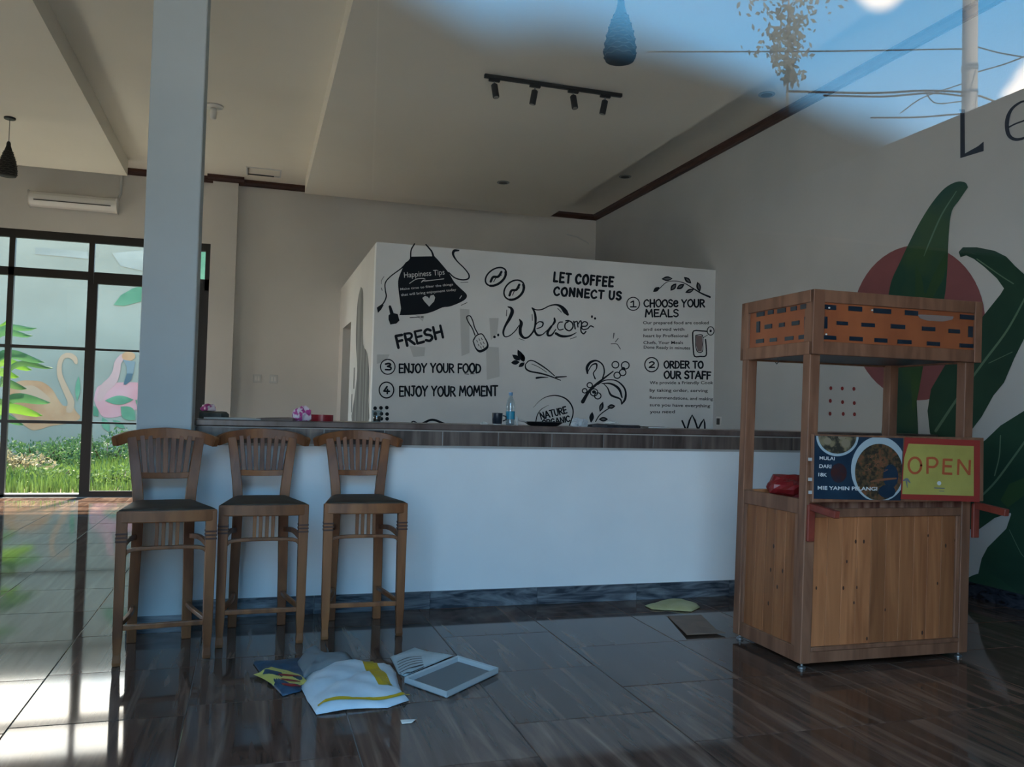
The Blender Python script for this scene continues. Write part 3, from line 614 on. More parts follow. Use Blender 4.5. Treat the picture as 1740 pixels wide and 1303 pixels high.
# apron
mb = MB(); poly(mb, [tuple(p[:2]) for p in spline([(375, 232), (610, 228), (640, 235), (700, 300), (790, 410), (850, 510), (920, 580), (985, 645), (975, 695), (900, 740), (800, 778), (720, 788), (620, 832), (500, 862), (270, 872), (255, 860), (266, 800), (255, 720), (240, 600), (235, 500), (262, 410), (310, 310), (352, 270), (375, 232)], 3)[:-1]], WA, .0004)
ribbon(mb, [(372, 245), (378, 160), (415, 92)], 15, WA, .0008); ribbon(mb, [(625, 245), (605, 180), (575, 140), (540, 100)], [26, 18, 16, 14], WA, .0008)
ribbon(mb, [(330, 300), (270, 360), (150, 450), (95, 520), (95, 600), (105, 670), (75, 740), (25, 790)], [22, 14, 12, 13, 13, 14, 14, 20], WA, .0008)
poly(mb, [(2, 790), (40, 762), (78, 760), (50, 810), (14, 848)], WA, .0010)
ribbon(mb, [(790, 405), (850, 460), (930, 485), (1000, 475), (1010, 430), (960, 360), (880, 280), (838, 210), (850, 168), (900, 165)], [14, 14, 16, 16, 15, 13, 14, 24, 30, 14], WA, .0008)
ribbon(mb, [(145, 778), (165, 850)], [28, 40], WA, .0009); poly(mb, [(130, 875), (165, 845), (230, 860), (250, 930), (215, 965), (150, 975), (130, 920)], WA, .0007)
ribbon(mb, [(365, 900), (470, 893)], 9, WA, .0005); ribbon(mb, [(486, 893), (510, 892)], 10, WA, .0005); ribbon(mb, [(925, 765), (990, 735)], 6, WA, .0005)
ap = art('apron_painting', mb, BP)
mb = MB(); poly(mb, [(575, 692), (590, 658), (625, 650), (640, 680), (630, 720), (575, 778), (520, 718), (500, 685), (530, 662), (560, 672)], WA, .0018)
ribbon(mb, [(360, 525), (430, 480), (500, 470), (530, 478)], 8, WA, .0018); ribbon(mb, [(490, 512), (512, 494), (545, 497), (735, 475)], [8, 14, 9, 8], WA, .0018)
font_text(mb, 'Happiness Tips', (302, 462), (745, 428), 62, WA, .0018, .004); font_text(mb, 'Make time to filter the things', (260, 600), (838, 546), 26, WA, .0018, .01); font_text(mb, 'that will bring enjoyment today', (268, 664), (872, 604), 28, WA, .0018, .01)
ribbon(mb, [(910, 690), (930, 660)], 8, WA, .0018); art('white_lettering', mb, M['whitepaint'], pw)
mb = MB(); ribbon(mb, [(50, 530), (55, 490), (80, 450)], 6, WA, .0003); ribbon(mb, [(920, 515), (1000, 512)], 6, WA, .0003); ribbon(mb, [(52, 575), (60, 600)], 8, WA, .0003)
ribbon(mb, [(325, 210), (320, 290)], 12, WW, .0003); ribbon(mb, [(665, 270), (670, 350)], 10, WW, .0003); ribbon(mb, [(1010, 190), (1060, 240)], 12, WW, .0003); ribbon(mb, [(490, 595), (560, 618)], 8, WW, .0003); ribbon(mb, [(1180, 600), (1260, 570)], 10, WW, .0003); art('accent_strokes', mb, M['greypaint'])
# words
mb = MB(); letter(mb, 'FRESH', (432, 750), (722, 684), 76, 16, W6, .0005, bounce=.04); art('fresh_lettering', mb, BP)
mb = MB(); letter(mb, 'ENJOY YOUR FOOD', (440, 904), (956, 904), 54, 11, W6, .0005); ring(mb, 368, 868, 46, 47, 7, W6, .0005); letter(mb, '3', (352, 890), (388, 890), 42, 11, W6, .0006)
ribbon(mb, [(855, 912), (880, 915)], 5, W6, .0005); ribbon(mb, [(892, 912), (915, 912)], 5, W6, .0005); art('enjoy_food_lettering', mb, BP)
mb = MB(); letter(mb, 'ENJOY YOUR MOMENT', (442, 1052), (1062, 1050), 60, 11, W6, .0005, bounce=.05); ring(mb, 360, 1015, 46, 50, 8, W6, .0005); letter(mb, '4', (342, 1036), (378, 1036), 44, 11, W6, .0006); art('enjoy_moment_lettering', mb, BP)
mb = MB()
for x, y in ((288, 1130), (325, 1128), (362, 1126), (290, 1165), (328, 1165), (364, 1167), (364, 1197), (328, 1197), (290, 1197)): disc(mb, x, y, 12, 12, W6, .0004, 10)
art('dot_pattern', mb, BP)
mb = MB(); ribbon(mb, [(510, 1230), (530, 1213), (560, 1228)], 8, W6, .0004); ribbon(mb, [(585, 1228), (650, 1203), (725, 1228)], 14, W6, .0004); art('bowl_painting', mb, BP)
mb = MB(); ribbon(mb, [(910, 700), (928, 672), (962, 660), (985, 690), (1000, 725), (992, 750), (952, 770), (925, 750), (908, 705)], [8, 7, 7, 7, 10, 16, 16, 8, 7], W6, .0004)
ribbon(mb, [(920, 668), (903, 625), (875, 580), (868, 552), (888, 546), (905, 575), (918, 620), (940, 662)], 7, W6, .0004)
for x, y in ((930, 700), (945, 690), (960, 685), (940, 725), (955, 715), (972, 710), (955, 740), (970, 735)): ribbon(mb, [(x, y), (x + 6, y + 12)], 4, W6, .0004)
art('spatula_painting', mb, BP)
BR = 1.25
mb = MB()
for cx_, cy_, rx, ry, rot in ((1052, 298, 74, 48, -.62), (1168, 382, 72, 54, -.72)):
    ring(mb, cx_, cy_, rx, ry, 8, W6, .0004, 30, rot); ring(mb, cx_, cy_ + 4, rx * .95, ry * .9, 12, W6, .0005, 14, rot, .2, 2.6)
    c_, s_ = math.cos(rot), math.sin(rot); f_ = lambda a, b: (cx_ + a * c_ - b * s_, cy_ + a * s_ + b * c_)
    ribbon(mb, [f_(-45, 6), f_(-15, -8), f_(12, 8), f_(46, -4)], 12, W6, .0005); ribbon(mb, [f_(-30, 18), f_(0, 6), f_(35, 12)], 4, W6, .0005)
art('coffee_bean_painting', mb, M['blackpaint'])
BR = 1
BR = 1.15
mb = MB()
ribbon(mb, [(342, 168), (382, 185), (398, 235), (365, 320), (305, 425), (278, 510), (300, 568), (365, 555), (440, 490), (488, 420)], [12, 28, 42, 38, 26, 24, 14, 12, 12, 10], WW, .0005)
ribbon(mb, [(495, 335), (520, 385), (506, 460), (512, 535), (560, 585), (620, 570), (680, 500), (706, 420), (712, 320), (698, 240), (668, 185)], [12, 38, 36, 36, 26, 20, 20, 22, 28, 24, 16], WW, .0006)
ribbon(mb, [(665, 182), (720, 208), (800, 202), (900, 155), (990, 140), (1060, 170), (1110, 228), (1145, 272)], [14, 14, 14, 14, 20, 36, 52, 28], WW, .0007)
ribbon(mb, [(728, 462), (795, 435), (812, 385), (765, 368), (718, 405), (700, 480), (735, 545), (800, 542), (862, 490)], [10, 14, 18, 12, 12, 22, 26, 14, 10], WW, .0005)
ribbon(mb, [(862, 490), (925, 430), (968, 370), (965, 322)], [10, 14, 28, 20], WW, .0006); ribbon(mb, [(925, 430), (878, 500), (880, 550), (930, 545), (985, 470)], [24, 30, 26, 20, 10], WW, .0007)
for pts, wd in (([(1075, 372), (1030, 378), (1006, 430), (1030, 478), (1085, 468)], 12), ([(1150, 368), (1112, 395), (1110, 455), (1165, 490), (1212, 445), (1205, 385), (1160, 355), (1118, 355)], 16), ([(1225, 362), (1245, 465)], 16), ([(1240, 375), (1270, 365), (1282, 440)], 14), ([(1282, 400), (1320, 355), (1335, 440)], 14), ([(1330, 430), (1395, 425), (1408, 385), (1365, 368), (1328, 410), (1345, 470), (1410, 462), (1450, 425), (1492, 440)], 14), ([(1320, 440), (1325, 500), (1358, 530), (1388, 500)], 16), ([(985, 525), (1060, 562), (1170, 558), (1260, 515)], [30, 30, 20, 8])): ribbon(mb, pts, wd, WW, .0005 + random.uniform(0, .0003))
for x, y, a, b in ((160, 572, 18, 18), (210, 546, 15, 20), (1470, 300, 14, 20), (1512, 324, 16, 16)): disc(mb, x, y, a, b, WW, .0005, 10)
art('welcome_lettering', mb, BP)
BR = 1
mb = MB(); letter(mb, 'LET COFFEE', (500, 200), (916, 234), 64, 16, W7, .0005, gap=.34); letter(mb, 'CONNECT US', (502, 294), (972, 330), 55, 16, W7, .0005, gap=.30); ribbon(mb, [(560, 300), (590, 303)], 6, W7, .0005); art('coffee_lettering', mb, BP)
mb = MB(); ring(mb, 1060, 357, 45, 46, 7, W7, .0005); letter(mb, '1', (1042, 378), (1078, 378), 42, 10, W7, .0006); letter(mb, 'CHOOSe YOUR', (1137, 378), (1562, 378), 50, 11, W7, .0005); letter(mb, 'MEALS', (1146, 447), (1378, 447), 50, 11, W7, .0005); art('choose_lettering', mb, BP)
mb = MB(); ring(mb, 1190, 785, 48, 50, 8, W7, .0005); letter(mb, '2', (1172, 805), (1210, 805), 40, 10, W7, .0006); letter(mb, 'ORDER TO', (1278, 810), (1552, 808), 48, 11, W7, .0005); letter(mb, 'OUR STAFF', (1278, 880), (1605, 886), 50, 12, W7, .0005); art('order_lettering', mb, BP)
mb = MB()
for s_, a, b in (('Our prepared food are cooked', (1130, 500), (1592, 500)), ('and served with', (1132, 546), (1420, 546)), ('heart by Proffesional', (1132, 592), (1446, 592)), ('Chefs, Your Meals', (1132, 640), (1412, 640)), ('Done Ready in minutes', (1134, 672), (1462, 678)),
                 ('We provide a Friendly Cook', (1176, 922), (1625, 922)), ('by taking order, serving', (1176, 975), (1585, 978)), ('Recommendations, and making', (1176, 1026), (1622, 1036)), ('sure you have everything', (1176, 1078), (1602, 1085)), ('you need', (1178, 1126), (1354, 1126))):
    font_text(mb, s_, a, b, 22, W7, .0005, .012)
art('paragraph_lettering', mb, BP)
mb = MB(); ribbon(mb, [(365, 400), (430, 370), (520, 290), (620, 270), (740, 295), (850, 360), (950, 420), (1060, 468)], [8, 9, 8, 8, 10, 14, 18, 24], WC, .0005)
for p, q, wd in (((465, 245), (600, 240), 60), ((360, 405), (440, 345), 50), ((575, 390), (645, 300), 60), ((650, 370), (745, 310), 56), ((740, 220), (830, 300), 56), ((905, 280), (935, 405), 56), ((755, 415), (865, 370), 50)): lens(mb, p, q, wd, WC, .0004)
art('branch_painting', mb, BP)
mb = MB()
for p, q, wd in (((490, 245), (585, 240), 26), ((590, 370), (635, 318), 26), ((670, 355), (725, 322), 22), ((765, 240), (815, 285), 22), ((915, 305), (932, 380), 22), ((785, 405), (845, 380), 20)): lens(mb, p, q, wd, WC, .0010)
art('leaf_shading', mb, M['greypaint'])
mb = MB(); ribbon(mb, [(1025, 890), (960, 885), (860, 885), (848, 960), (855, 1100), (870, 1195), (940, 1198), (1010, 1190), (1015, 1100), (1005, 990)], 16, WC, .0005, 3); ribbon(mb, [(885, 940), (965, 935), (972, 1050), (965, 1140), (905, 1140), (885, 1060), (885, 940)], 10, WC, .0007, 3)
ring(mb, 1068, 885, 42, 52, 11, WC, .0005); disc(mb, 1068, 885, 14, 16, WC, .0005); ribbon(mb, [(975, 970), (1030, 935)], 7, WC, .0005); art('phone_painting', mb, BP)
mb = MB(); poly(mb, [(890, 945), (962, 940), (968, 1050), (960, 1135), (908, 1135), (890, 1060)], WC, .0004); art('phone_tint', mb, M['pinkish'])
mb = MB(); ribbon(mb, [(1405, 1180), (1430, 1240)], 12, W7, .0005); ribbon(mb, [(1440, 1240), (1475, 1140), (1515, 1240)], 12, W7, .0005, 2); ribbon(mb, [(1520, 1235), (1558, 1170), (1565, 1240)], 12, W7, .0006, 2); art('crown_painting', mb, BP)
BR = 1.45
mb = MB()
for p, q, wd in (((148, 105), (225, 265), 70), ((78, 170), (180, 245), 60), ((62, 275), (175, 265), 60), ((160, 330), (240, 270), 50), ((200, 150), (235, 260), 50)): lens(mb, p, q, wd, WP, .0005)
ribbon(mb, [(245, 300), (290, 252), (350, 250), (440, 300), (540, 370), (625, 445)], [8, 10, 10, 12, 10, 8], WP, .0005); ribbon(mb, [(245, 300), (255, 350), (310, 385), (440, 410), (560, 445), (700, 500)], [8, 14, 14, 14, 12, 8], WP, .0006)
ribbon(mb, [(390, 470), (450, 462), (540, 462)], [18, 14, 5], WP, .0005); ribbon(mb, [(640, 460), (775, 452)], [14, 8], WP, .0005); ribbon(mb, [(330, 290), (420, 330), (520, 395)], 5, WP, .0005); art('carrot_painting', mb, BP)
mb = MB(); ribbon(mb, [(985, 775), (1060, 650), (1150, 560), (1250, 480), (1375, 385)], [34, 24, 22, 16, 10], WP, .0005)
for x, y, r_ in ((1405, 300, 44), (1532, 308, 50), (1428, 435, 42), (1498, 400, 42), (1075, 562, 34), (1010, 635, 30), (1130, 655, 48), (1178, 700, 42)): ring(mb, x, y, r_, r_ * .95, 10, WP, .0005 + random.uniform(0, .0003), 22)
disc(mb, 1130, 650, 26, 22, WP, .0004); disc(mb, 1505, 345, 26, 16, WP, .0004)
ribbon(mb, [(1180, 555), (1270, 500), (1400, 500), (1490, 560), (1535, 640), (1530, 740), (1485, 805)], [8, 10, 10, 14, 16, 20, 12], WP, .0006); ribbon(mb, [(1485, 805), (1465, 740), (1350, 690), (1305, 600), (1250, 540)], [8, 14, 18, 10, 8], WP, .0006); ribbon(mb, [(1230, 540), (1350, 545), (1450, 610), (1490, 720)], [8, 16, 22, 12], WP, .0006)
ribbon(mb, [(1045, 410), (1040, 335), (1085, 268), (1165, 248), (1240, 300), (1262, 390), (1240, 475)], [14, 24, 22, 14, 12, 12, 12], WP, .0006); ribbon(mb, [(1045, 400), (1100, 308), (1160, 290), (1160, 350), (1122, 410), (1145, 480)], [8, 10, 16, 10, 10, 12], WP, .0006)
ribbon(mb, [(1150, 1030), (1200, 950), (1290, 880), (1345, 850)], 9, WP, .0005)
for p, q, wd in (((1245, 775), (1205, 905), 56), ((1300, 845), (1405, 830), 60), ((1190, 1000), (1310, 1000), 60), ((1108, 905), (1090, 1045), 60)): lens(mb, p, q, wd, WP, .0005)
art('coffee_plant_painting', mb, BP)
mb = MB()
for p, q, wd in (((1230, 810), (1212, 880), 18), ((1325, 842), (1380, 834), 20), ((1215, 1000), (1285, 1000), 26)): lens(mb, p, q, wd, WP, .0012)
art('leaf_shading', mb, M['greypaint'])
BR = 1
mb = MB(); ribbon(mb, [(350, 850), (430, 765), (520, 712), (640, 695), (760, 732), (840, 820), (860, 930), (810, 1095)], [3, 6, 10, 14, 18, 18, 16, 14], WP, .0005); ribbon(mb, [(380, 1040), (400, 950), (450, 875), (545, 818)], [14, 12, 8, 3], WP, .0005)
letter(mb, 'NATURE', (452, 1005), (784, 918), 84, 17, WP, .0006); letter(mb, 'ORGANIC', (470, 1085), (822, 1028), 70, 16, WP, .0006); art('badge_lettering', mb, BP)
mb = MB(); ribbon(mb, [(925, 565), (920, 600)], [9, 5], W7, .0004); ribbon(mb, [(905, 638), (945, 640), (970, 675)], 6, W7, .0004); ribbon(mb, [(935, 625), (955, 600)], 6, W7, .0004); art('squiggle_painting', mb, M['greypaint'])
# grey brush swoosh on the partition's side
def sideP(x, y, off=0): return onX(x, y, XS - .003 - off)
M['swoosh'] = noisy('grey_brushed_paint', (.13, .13, .125), (.30, .30, .28), (40, 14, .8), .85, .2, detail=4)
mb = MB(); poly(mb, [tuple(p[:2]) for p in spline([(613, 487), (617, 496), (617, 540), (617, 585), (624, 600), (627, 640), (626, 680), (625, 720), (598, 720), (603, 670), (607, 630), (605, 590), (605, 555), (608, 510), (613, 487)], 3)[:-1]], sideP)
ribbon(mb, [(602, 625), (601, 660)], 1.6, sideP); ribbon(mb, [(598, 670), (597, 700)], 1.4, sideP); mb.build('brush_swoosh', M['swoosh'], ps)

# ------------------------------------------------------------------ right wall painting
M['leafA'] = noisy('painted_leaf_green', (.018, .060, .036), (.034, .082, .036), (1.5, 1.2, 1.6), .7, .2, detail=3, c3=(.016, .06, .042))
M['leafB'] = noisy('painted_leaf_deep', (.012, .042, .028), (.020, .062, .038), (1.2, 1.2, 1.8), .7, .2, detail=3)
M['leafM'] = noisy('painted_leaf_mid', (.022, .065, .028), (.035, .085, .03), (1.2, 1.2, 1.8), .7, .2, detail=3)
M['vein'] = flat('painted_vein', (.10, .18, .12), .7, .2); M['circle'] = noisy('painted_coral_circle', (.19, .072, .078), (.23, .085, .09), (2, 2, 2), .8, .2); M['reddot'] = flat('painted_red_dot', (.22, .035, .035), .8, .2); M['bluelet'] = flat('painted_dark_lettering', (.02, .028, .045), .7, .3)
R1 = frame(0, 0, 1, wallR)
def sp2(pts, n=4): return [tuple(p[:2]) for p in spline(list(pts) + [pts[0]], n)[:-1]]
mb = MB(); disc(mb, 1561, 548, 113, 132, R1, 0, 56); mb.build('coral_circle', M['circle'], rw)
mb = MB(); poly(mb, sp2([(1645, 318), (1640, 310), (1625, 309), (1605, 320), (1585, 343), (1565, 374), (1546, 410), (1528, 448), (1514, 480), (1509, 520), (1516, 570), (1521, 620), (1504, 690), (1496, 750), (1494, 800), (1558, 800), (1560, 740), (1557, 660), (1560, 610), (1585, 560), (1604, 510), (1610, 450), (1612, 400), (1617, 360), (1630, 340)]), R1, .0006); mb.build('painted_leaf', M['leafA'], rw)
mb = MB(); ribbon(mb, [(1625, 325), (1600, 365), (1580, 410), (1570, 435)], [1.5, 2.5, 2.5, 1], R1, .0012); mb.build('leaf_vein', M['vein'], rw)
mb = MB(); poly(mb, sp2([(1556, 450), (1566, 470), (1572, 500), (1585, 470), (1608, 430), (1604, 470), (1580, 520), (1572, 600), (1552, 700), (1548, 600), (1554, 520)]), R1, .0011); mb.build('leaf_highlight', M['leafM'], rw)
mb = MB(); poly(mb, [(1632, 437), (1629, 428), (1636, 420), (1660, 420), (1690, 426), (1710, 436), (1725, 452), (1745, 470), (1790, 500), (1790, 520), (1742, 572), (1724, 608), (1706, 650), (1688, 672), (1668, 708), (1640, 745), (1615, 790), (1590, 760), (1580, 735), (1576, 698), (1582, 661), (1606, 620), (1640, 575), (1672, 535), (1700, 500), (1706, 490), (1694, 473), (1672, 453), (1655, 440), (1642, 434)], R1, .0008); mb.build('painted_leaf', M['leafB'], rw)
mb = MB(); ribbon(mb, [(1745, 500), (1712, 560), (1672, 614), (1630, 672), (1590, 732)], [3, 3.5, 4, 4, 5], R1, .0014); ribbon(mb, [(1625, 685), (1650, 686)], 1.5, R1, .0014); ribbon(mb, [(1680, 617), (1720, 598)], 1.2, R1, .0014); ribbon(mb, [(1660, 440), (1700, 468), (1722, 482)], 2, R1, .0014)
ribbon(mb, [(1745, 745), (1720, 780), (1690, 820), (1660, 850)], 3.5, R1, .0020); ribbon(mb, [(1700, 740), (1698, 775), (1690, 808)], 2, R1, .0020); ribbon(mb, [(1670, 1022), (1695, 1000)], 1.5, R1, .0026); ribbon(mb, [(1715, 900), (1735, 940), (1745, 948)], 1.2, R1, .0026); mb.build('leaf_vein', M['vein'], rw)
mb = MB(); poly(mb, [(1800, 660), (1740, 698), (1700, 723), (1676, 746), (1610, 800), (1570, 870), (1600, 900), (1664, 899), (1690, 880), (1714, 872), (1760, 860), (1800, 840)], R1, .0012); mb.build('painted_leaf', M['leafB'], rw)
mb = MB(); poly(mb, [(1800, 800), (1740, 812), (1715, 822), (1700, 850), (1712, 862), (1740, 842), (1800, 830)], R1, .0018); mb.build('leaf_highlight', M['leafM'], rw)
mb = MB(); poly(mb, [(1800, 820), (1735, 838), (1714, 858), (1718, 874), (1710, 898), (1678, 930), (1668, 949), (1661, 980), (1655, 1008), (1800, 1050)], R1, .0016); mb.build('painted_leaf', M['leafB'], rw)
mb = MB(); poly(mb, sp2([(1630, 990), (1660, 975), (1690, 978), (1720, 1000), (1760, 1030), (1790, 1050), (1700, 1026), (1650, 1012)]), R1, .0022); mb.build('painted_leaf', M['leafA'], rw)
mb = MB(); Z3 = frame(1280, 640, 5.921, wallR)
for x, y in ((780, 115), (895, 118), (1012, 122), (775, 243), (898, 255), (1016, 265), (772, 372), (905, 374), (1018, 378)): disc(mb, x, y, 15, 20, Z3, .0004, 12)
mb.build('dot_pattern', M['reddot'], rw)
ZL = frame(1240, 0, 2.962, wallR); mb = MB()
poly(mb, [(1155, 550), (1182, 550), (1184, 772), (1250, 735), (1278, 712), (1278, 760), (1160, 796), (1160, 575)], ZL, .0006)
ribbon(mb, [(1405, 640), (1440, 622), (1500, 598), (1530, 560), (1510, 515), (1470, 512), (1420, 548), (1396, 605), (1400, 670), (1430, 700), (1480, 695), (1540, 660)], [8, 8, 9, 12, 12, 10, 14, 20, 20, 16, 12, 8], ZL, .0006); mb.build('wall_lettering', M['bluelet'], rw)

# ------------------------------------------------------------------ ceiling fittings, wall fittings
def pendant(loc, ztop, zb, label, rx=.098):
    p = empty('pendant_lamp', (loc[0], loc[1], ztop), label, 'lamp', 'woven pendant lamps')
    H = .37; MB().lathe([(.055, -.022), (.06, -.018), (.06, 0)], (loc[0], loc[1], ztop), 20).build('ceiling_rose', M['black'], p, smooth=False)
    MB().tube([(loc[0], loc[1], ztop - .02), (loc[0], loc[1], zb + H)], .004, 6).build('cord', M['black'], p)
    prof = [(.012, H + .03), (.02, H + .01), (.022, H - .02), (.034, H - .06), (.055, H - .12), (.078, H - .19), (.092, H - .26), (rx, H - .32), (.095, .02), (.090, 0)]
    sh = MB().lathe([(a, b) for a, b in prof], (loc[0], loc[1], zb), 28, False, True).build('lamp_shade', M['shade'], p, smooth=True, solid=.004)
    MB().lathe([(.0865, .004), (.0865, .006)], (loc[0], loc[1], zb), 24).build('diffuser', M['shade_in'], p)
    # woven cross ribs
    for k_ in range(11):
        z = .02 + k_ * .026; r_ = np.interp(z, [b for a, b in prof[::-1]], [a for a, b in prof[::-1]]) + .003; mb = MB(); n = 48
        mb.tube([(loc[0] + (r_ + .003 * math.sin(8 * t + k_ * PI)) * math.cos(t), loc[1] + (r_ + .003 * math.sin(8 * t + k_ * PI)) * math.sin(t), zb + z + .005 * math.sin(8 * t + k_ * PI)) for t in np.linspace(0, 2 * PI, n)], .0042, 4); mb.build('woven_strand', M['strand'], sh)
    return p
M['shade'] = flat('dark_shade', (.018, .018, .017), .7, .3); M['shade_in'] = flat('pale_diffuser', (.28, .27, .24), .6); M['strand'] = noisy('shade_strand', (.03, .03, .028), (.075, .07, .06), (30, 30, 30), .7)
pendant((-2.784, 10.98), ZS, 3.97, 'dark woven pendant lamp near the garden windows, far left'); pendant((2.158, 4.9), ZS, 3.655, 'dark woven pendant lamp at the top, above the track spotlights', .1)
tk = empty('track_light', (2.75, 7.81, ZS), 'black ceiling track with four small cylinder spotlights', 'lamp')
MB().box(2.03, 3.47, 7.79, 7.83, ZS - .035, ZS).build('track_rail', M['black'], tk, bevel=.003)
for i, (x, tilt) in enumerate(((2.13, (-.10, .25)), (2.545, (.14, -.1)), (2.945, (-.08, .25)), (3.29, (.16, -.1)))):
    ad = MB().box(x - .055, x + .055, 7.795, 7.825, ZS - .062, ZS - .035).build('spot_adapter', M['black'], tk, bevel=.003)
    MB().tube([(x, 7.81, ZS - .062), (x, 7.81, ZS - .10)], .007, 8).build('swivel', M['steel'], ad)
    d = Vector((-tilt[0], -tilt[1], -1)).normalized(); c = Vector((x, 7.81, ZS - .09))
    hd = MB().tube([c, c + d * .008, c + d * .135, c + d * .14], [.026, .032, .032, .029], 20).build('spot_head', M['black'], tk)
    MB().tube([c + d * .139, c + d * .142], [.024, .024], 16).build('lens', M['shade_in'], hd)
for i, (x, y, lb) in enumerate(((3.29, 11.44, 'small round recessed downlight above the welcome wall'), (4.75, 10.52, 'small round recessed downlight at the far right edge of the dropped ceiling'), (4.82, 7.30, 'small round recessed downlight nearest, beside the right wall moulding'))):
    zc = ZS if x < 4.6 else ZC
    if zc == ZC: s_ = (ZC - EYE) / (ZS - EYE); x, y = x * s_, y * s_
    dl = empty('downlight', (x, y, zc), lb, 'lamp', 'recessed downlights'); MB().lathe([(.085, -.008), (.09, -.004), (.09, 0)], (x, y, zc), 24).build('trim_ring', M['steel'], dl); MB().lathe([(.06, -.0095), (.06, -.008)], (x, y, zc), 20).build('diffuser', M['plastic_dark'], dl)
c = onZ(363, 180, ZC); dt = empty('ceiling_lampholder', c, 'white bare lampholder on the ceiling right of the pillar', 'lamp')
MB().lathe([(.075, -.03), (.105, -.018), (.11, 0)], c, 24).build('base', M['steelw'] if 'steelw' in M else M['plastic_white'], dt, smooth=True); MB().lathe([(.02, -.16), (.034, -.15), (.04, -.08), (.035, -.03)], c, 16).build('socket', M['plastic_white'], dt, smooth=True)
vt = empty('ceiling_hatch', (.05, 13.06, ZC), 'small rectangular hatch in the ceiling above the back wall', 'hatch')
for b in ((-.2, .3, 12.86, 12.88), (-.2, .3, 13.24, 13.26), (-.2, -.18, 12.88, 13.24), (.28, .3, 12.88, 13.24)): MB().box(b[0], b[1], b[2], b[3], ZC - .012, ZC).build('frame_bar', M['stain'], vt)
MB().box(-.17, .27, 12.9, 13.22, ZC - .004, ZC).build('hatch_panel', M['ceil'], vt); MB().box(-.18, -.17, 12.88, 13.24, ZC - .03, ZC).build('shadow_gap', M['plastic_dark'], vt); MB().box(-.17, .2, 13.225, 13.24, ZC - .02, ZC).build('shadow_gap', M['plastic_dark'], vt)
# air conditioner
ac = empty('air_conditioner', (-2.6, YB - .1, 4.22), 'white split air conditioner high above the garden windows', 'air conditioner')
a0, a1 = onY(47, 321, YB - .2), onY(199, 333, YB - .2); x0, x1, zt = a0[0], a1[0], a0[2] - .01
YB_ = YB; YB = YB - .004; mb = MB(); pr_ = [(YB, zt), (YB - .15, zt), (YB - .2, zt - .03), (YB - .215, zt - .10), (YB - .19, zt - .15), (YB - .12, zt - .195), (YB, zt - .2)]
k = len(pr_); mb.add([(x, a, b) for x in (x0, x1) for a, b in pr_], [(i, (i + 1) % k, (i + 1) % k + k, i + k) for i in range(k)] + [tuple(range(k)), tuple(range(k, 2 * k))[::-1]]); mb.build('housing', M['plastic_white'], ac, bevel=.02, seg=3); YB = YB_
MB().bar((x0 + .08, YB - .205, zt - .13), (x1 - .08, YB - .205, zt - .13), .012, .018).build('louver', M['plastic_dark'], ac)
MB().tube([(x1 - .02, YB - .02, zt), (x1 + .02, YB - .02, zt + .1), (x1 + .03, YB - .02, zt + .45)], .02, 8).build('pipe', M['stain'], ac)
for i, (x, lb) in enumerate(((.065, 'left white switch plate on the back wall beside the pilaster'), (.31, 'right white switch plate on the back wall beside the pilaster'))):
    sw = empty('switch_plate', (x, YB, 1.82), lb, 'switch', 'switch plates on the back wall'); MB().box(x - .062, x + .062, YB - .012, YB, 1.76, 1.89).build('plate', M['stain'], sw, bevel=.004)
    for d in (-.022, .022): MB().box(x + d - .016, x + d + .016, YB - .017, YB - .012, 1.79, 1.86).build('rocker', M['plastic_white'], sw, bevel=.002)
q = onX(1222, 716, XR); sk = empty('wall_socket', q, 'small wall socket on the right wall at the end of the counter', 'socket')
MB().box(XR - .012, XR, q[1] - .06, q[1] + .06, q[2] - .06, q[2] + .06).build('plate', M['stain'], sk, bevel=.004); MB().box(XR - .02, XR - .012, q[1] - .035, q[1] + .035, q[2] - .04, q[2] + .04).build('socket_face', M['plastic_dark'], sk, bevel=.003)
a, b = onY(963, 398, YB - .01), onY(998, 412, YB - .01)
cbx = MB().tube([a, (a + b) / 2 + np.array((0, -.02, .02)), b, b + np.array((.03, 0, -.03))], .01, 6).build('cable', M['stain'], origin=tuple(a)); tag(cbx, 'short loose cable end on the back wall above the partition', 'cable')

# ------------------------------------------------------------------ things on the counter
T = 1.305
M['water'] = glass('clear_plastic', (.80, .88, .92), .10, .05); M['label_blue'] = flat('blue_label', (.03, .25, .38), .4); M['cap_blue'] = flat('blue_cap', (.12, .25, .42), .4)
bt = empty('water_bottle', (1.858, 6.10, T), 'clear plastic water bottle with a blue label on the counter', 'bottle')
bt_p = [(.030, 0), (.034, .006), (.034, .03), (.031, .036), (.034, .042), (.034, .105), (.031, .112), (.034, .118), (.033, .15), (.026, .185), (.015, .212), (.013, .222)]
MB().lathe(bt_p, (1.858, 6.10, T), 24).build('bottle_body', M['water'], bt, smooth=True); MB().lathe([(.0155, .222), (.0155, .245), (.014, .247)], (1.858, 6.10, T), 16).build('cap', M['cap_blue'], bt)
MB().lathe([(.0346, .045), (.0346, .104)], (1.858, 6.10, T), 24, False, False).build('label_wrap', M['label_blue'], bt, smooth=True); MB().lathe([(.029, .002), (.029, .034), (.031, .045), (.031, .05)], (1.858, 6.10, T), 20).build('water', M['water'], bt, smooth=True)
cu = empty('cup', (1.757, 6.10, T), 'dark blue cup with a white base beside the water bottle', 'cup')
M['navycup'] = flat('navy_cup', (.012, .02, .035), .35, .5)
MB().lathe([(.032, .008), (.036, .012), (.040, .085), (.040, .09), (.036, .09), (.033, .02)], (1.757, 6.10, T), 24, True, True).build('cup_body', M['navycup'], cu, smooth=True); MB().lathe([(.030, 0), (.032, .008)], (1.757, 6.10, T), 20).build('cup_base', M['plastic_white'], cu)
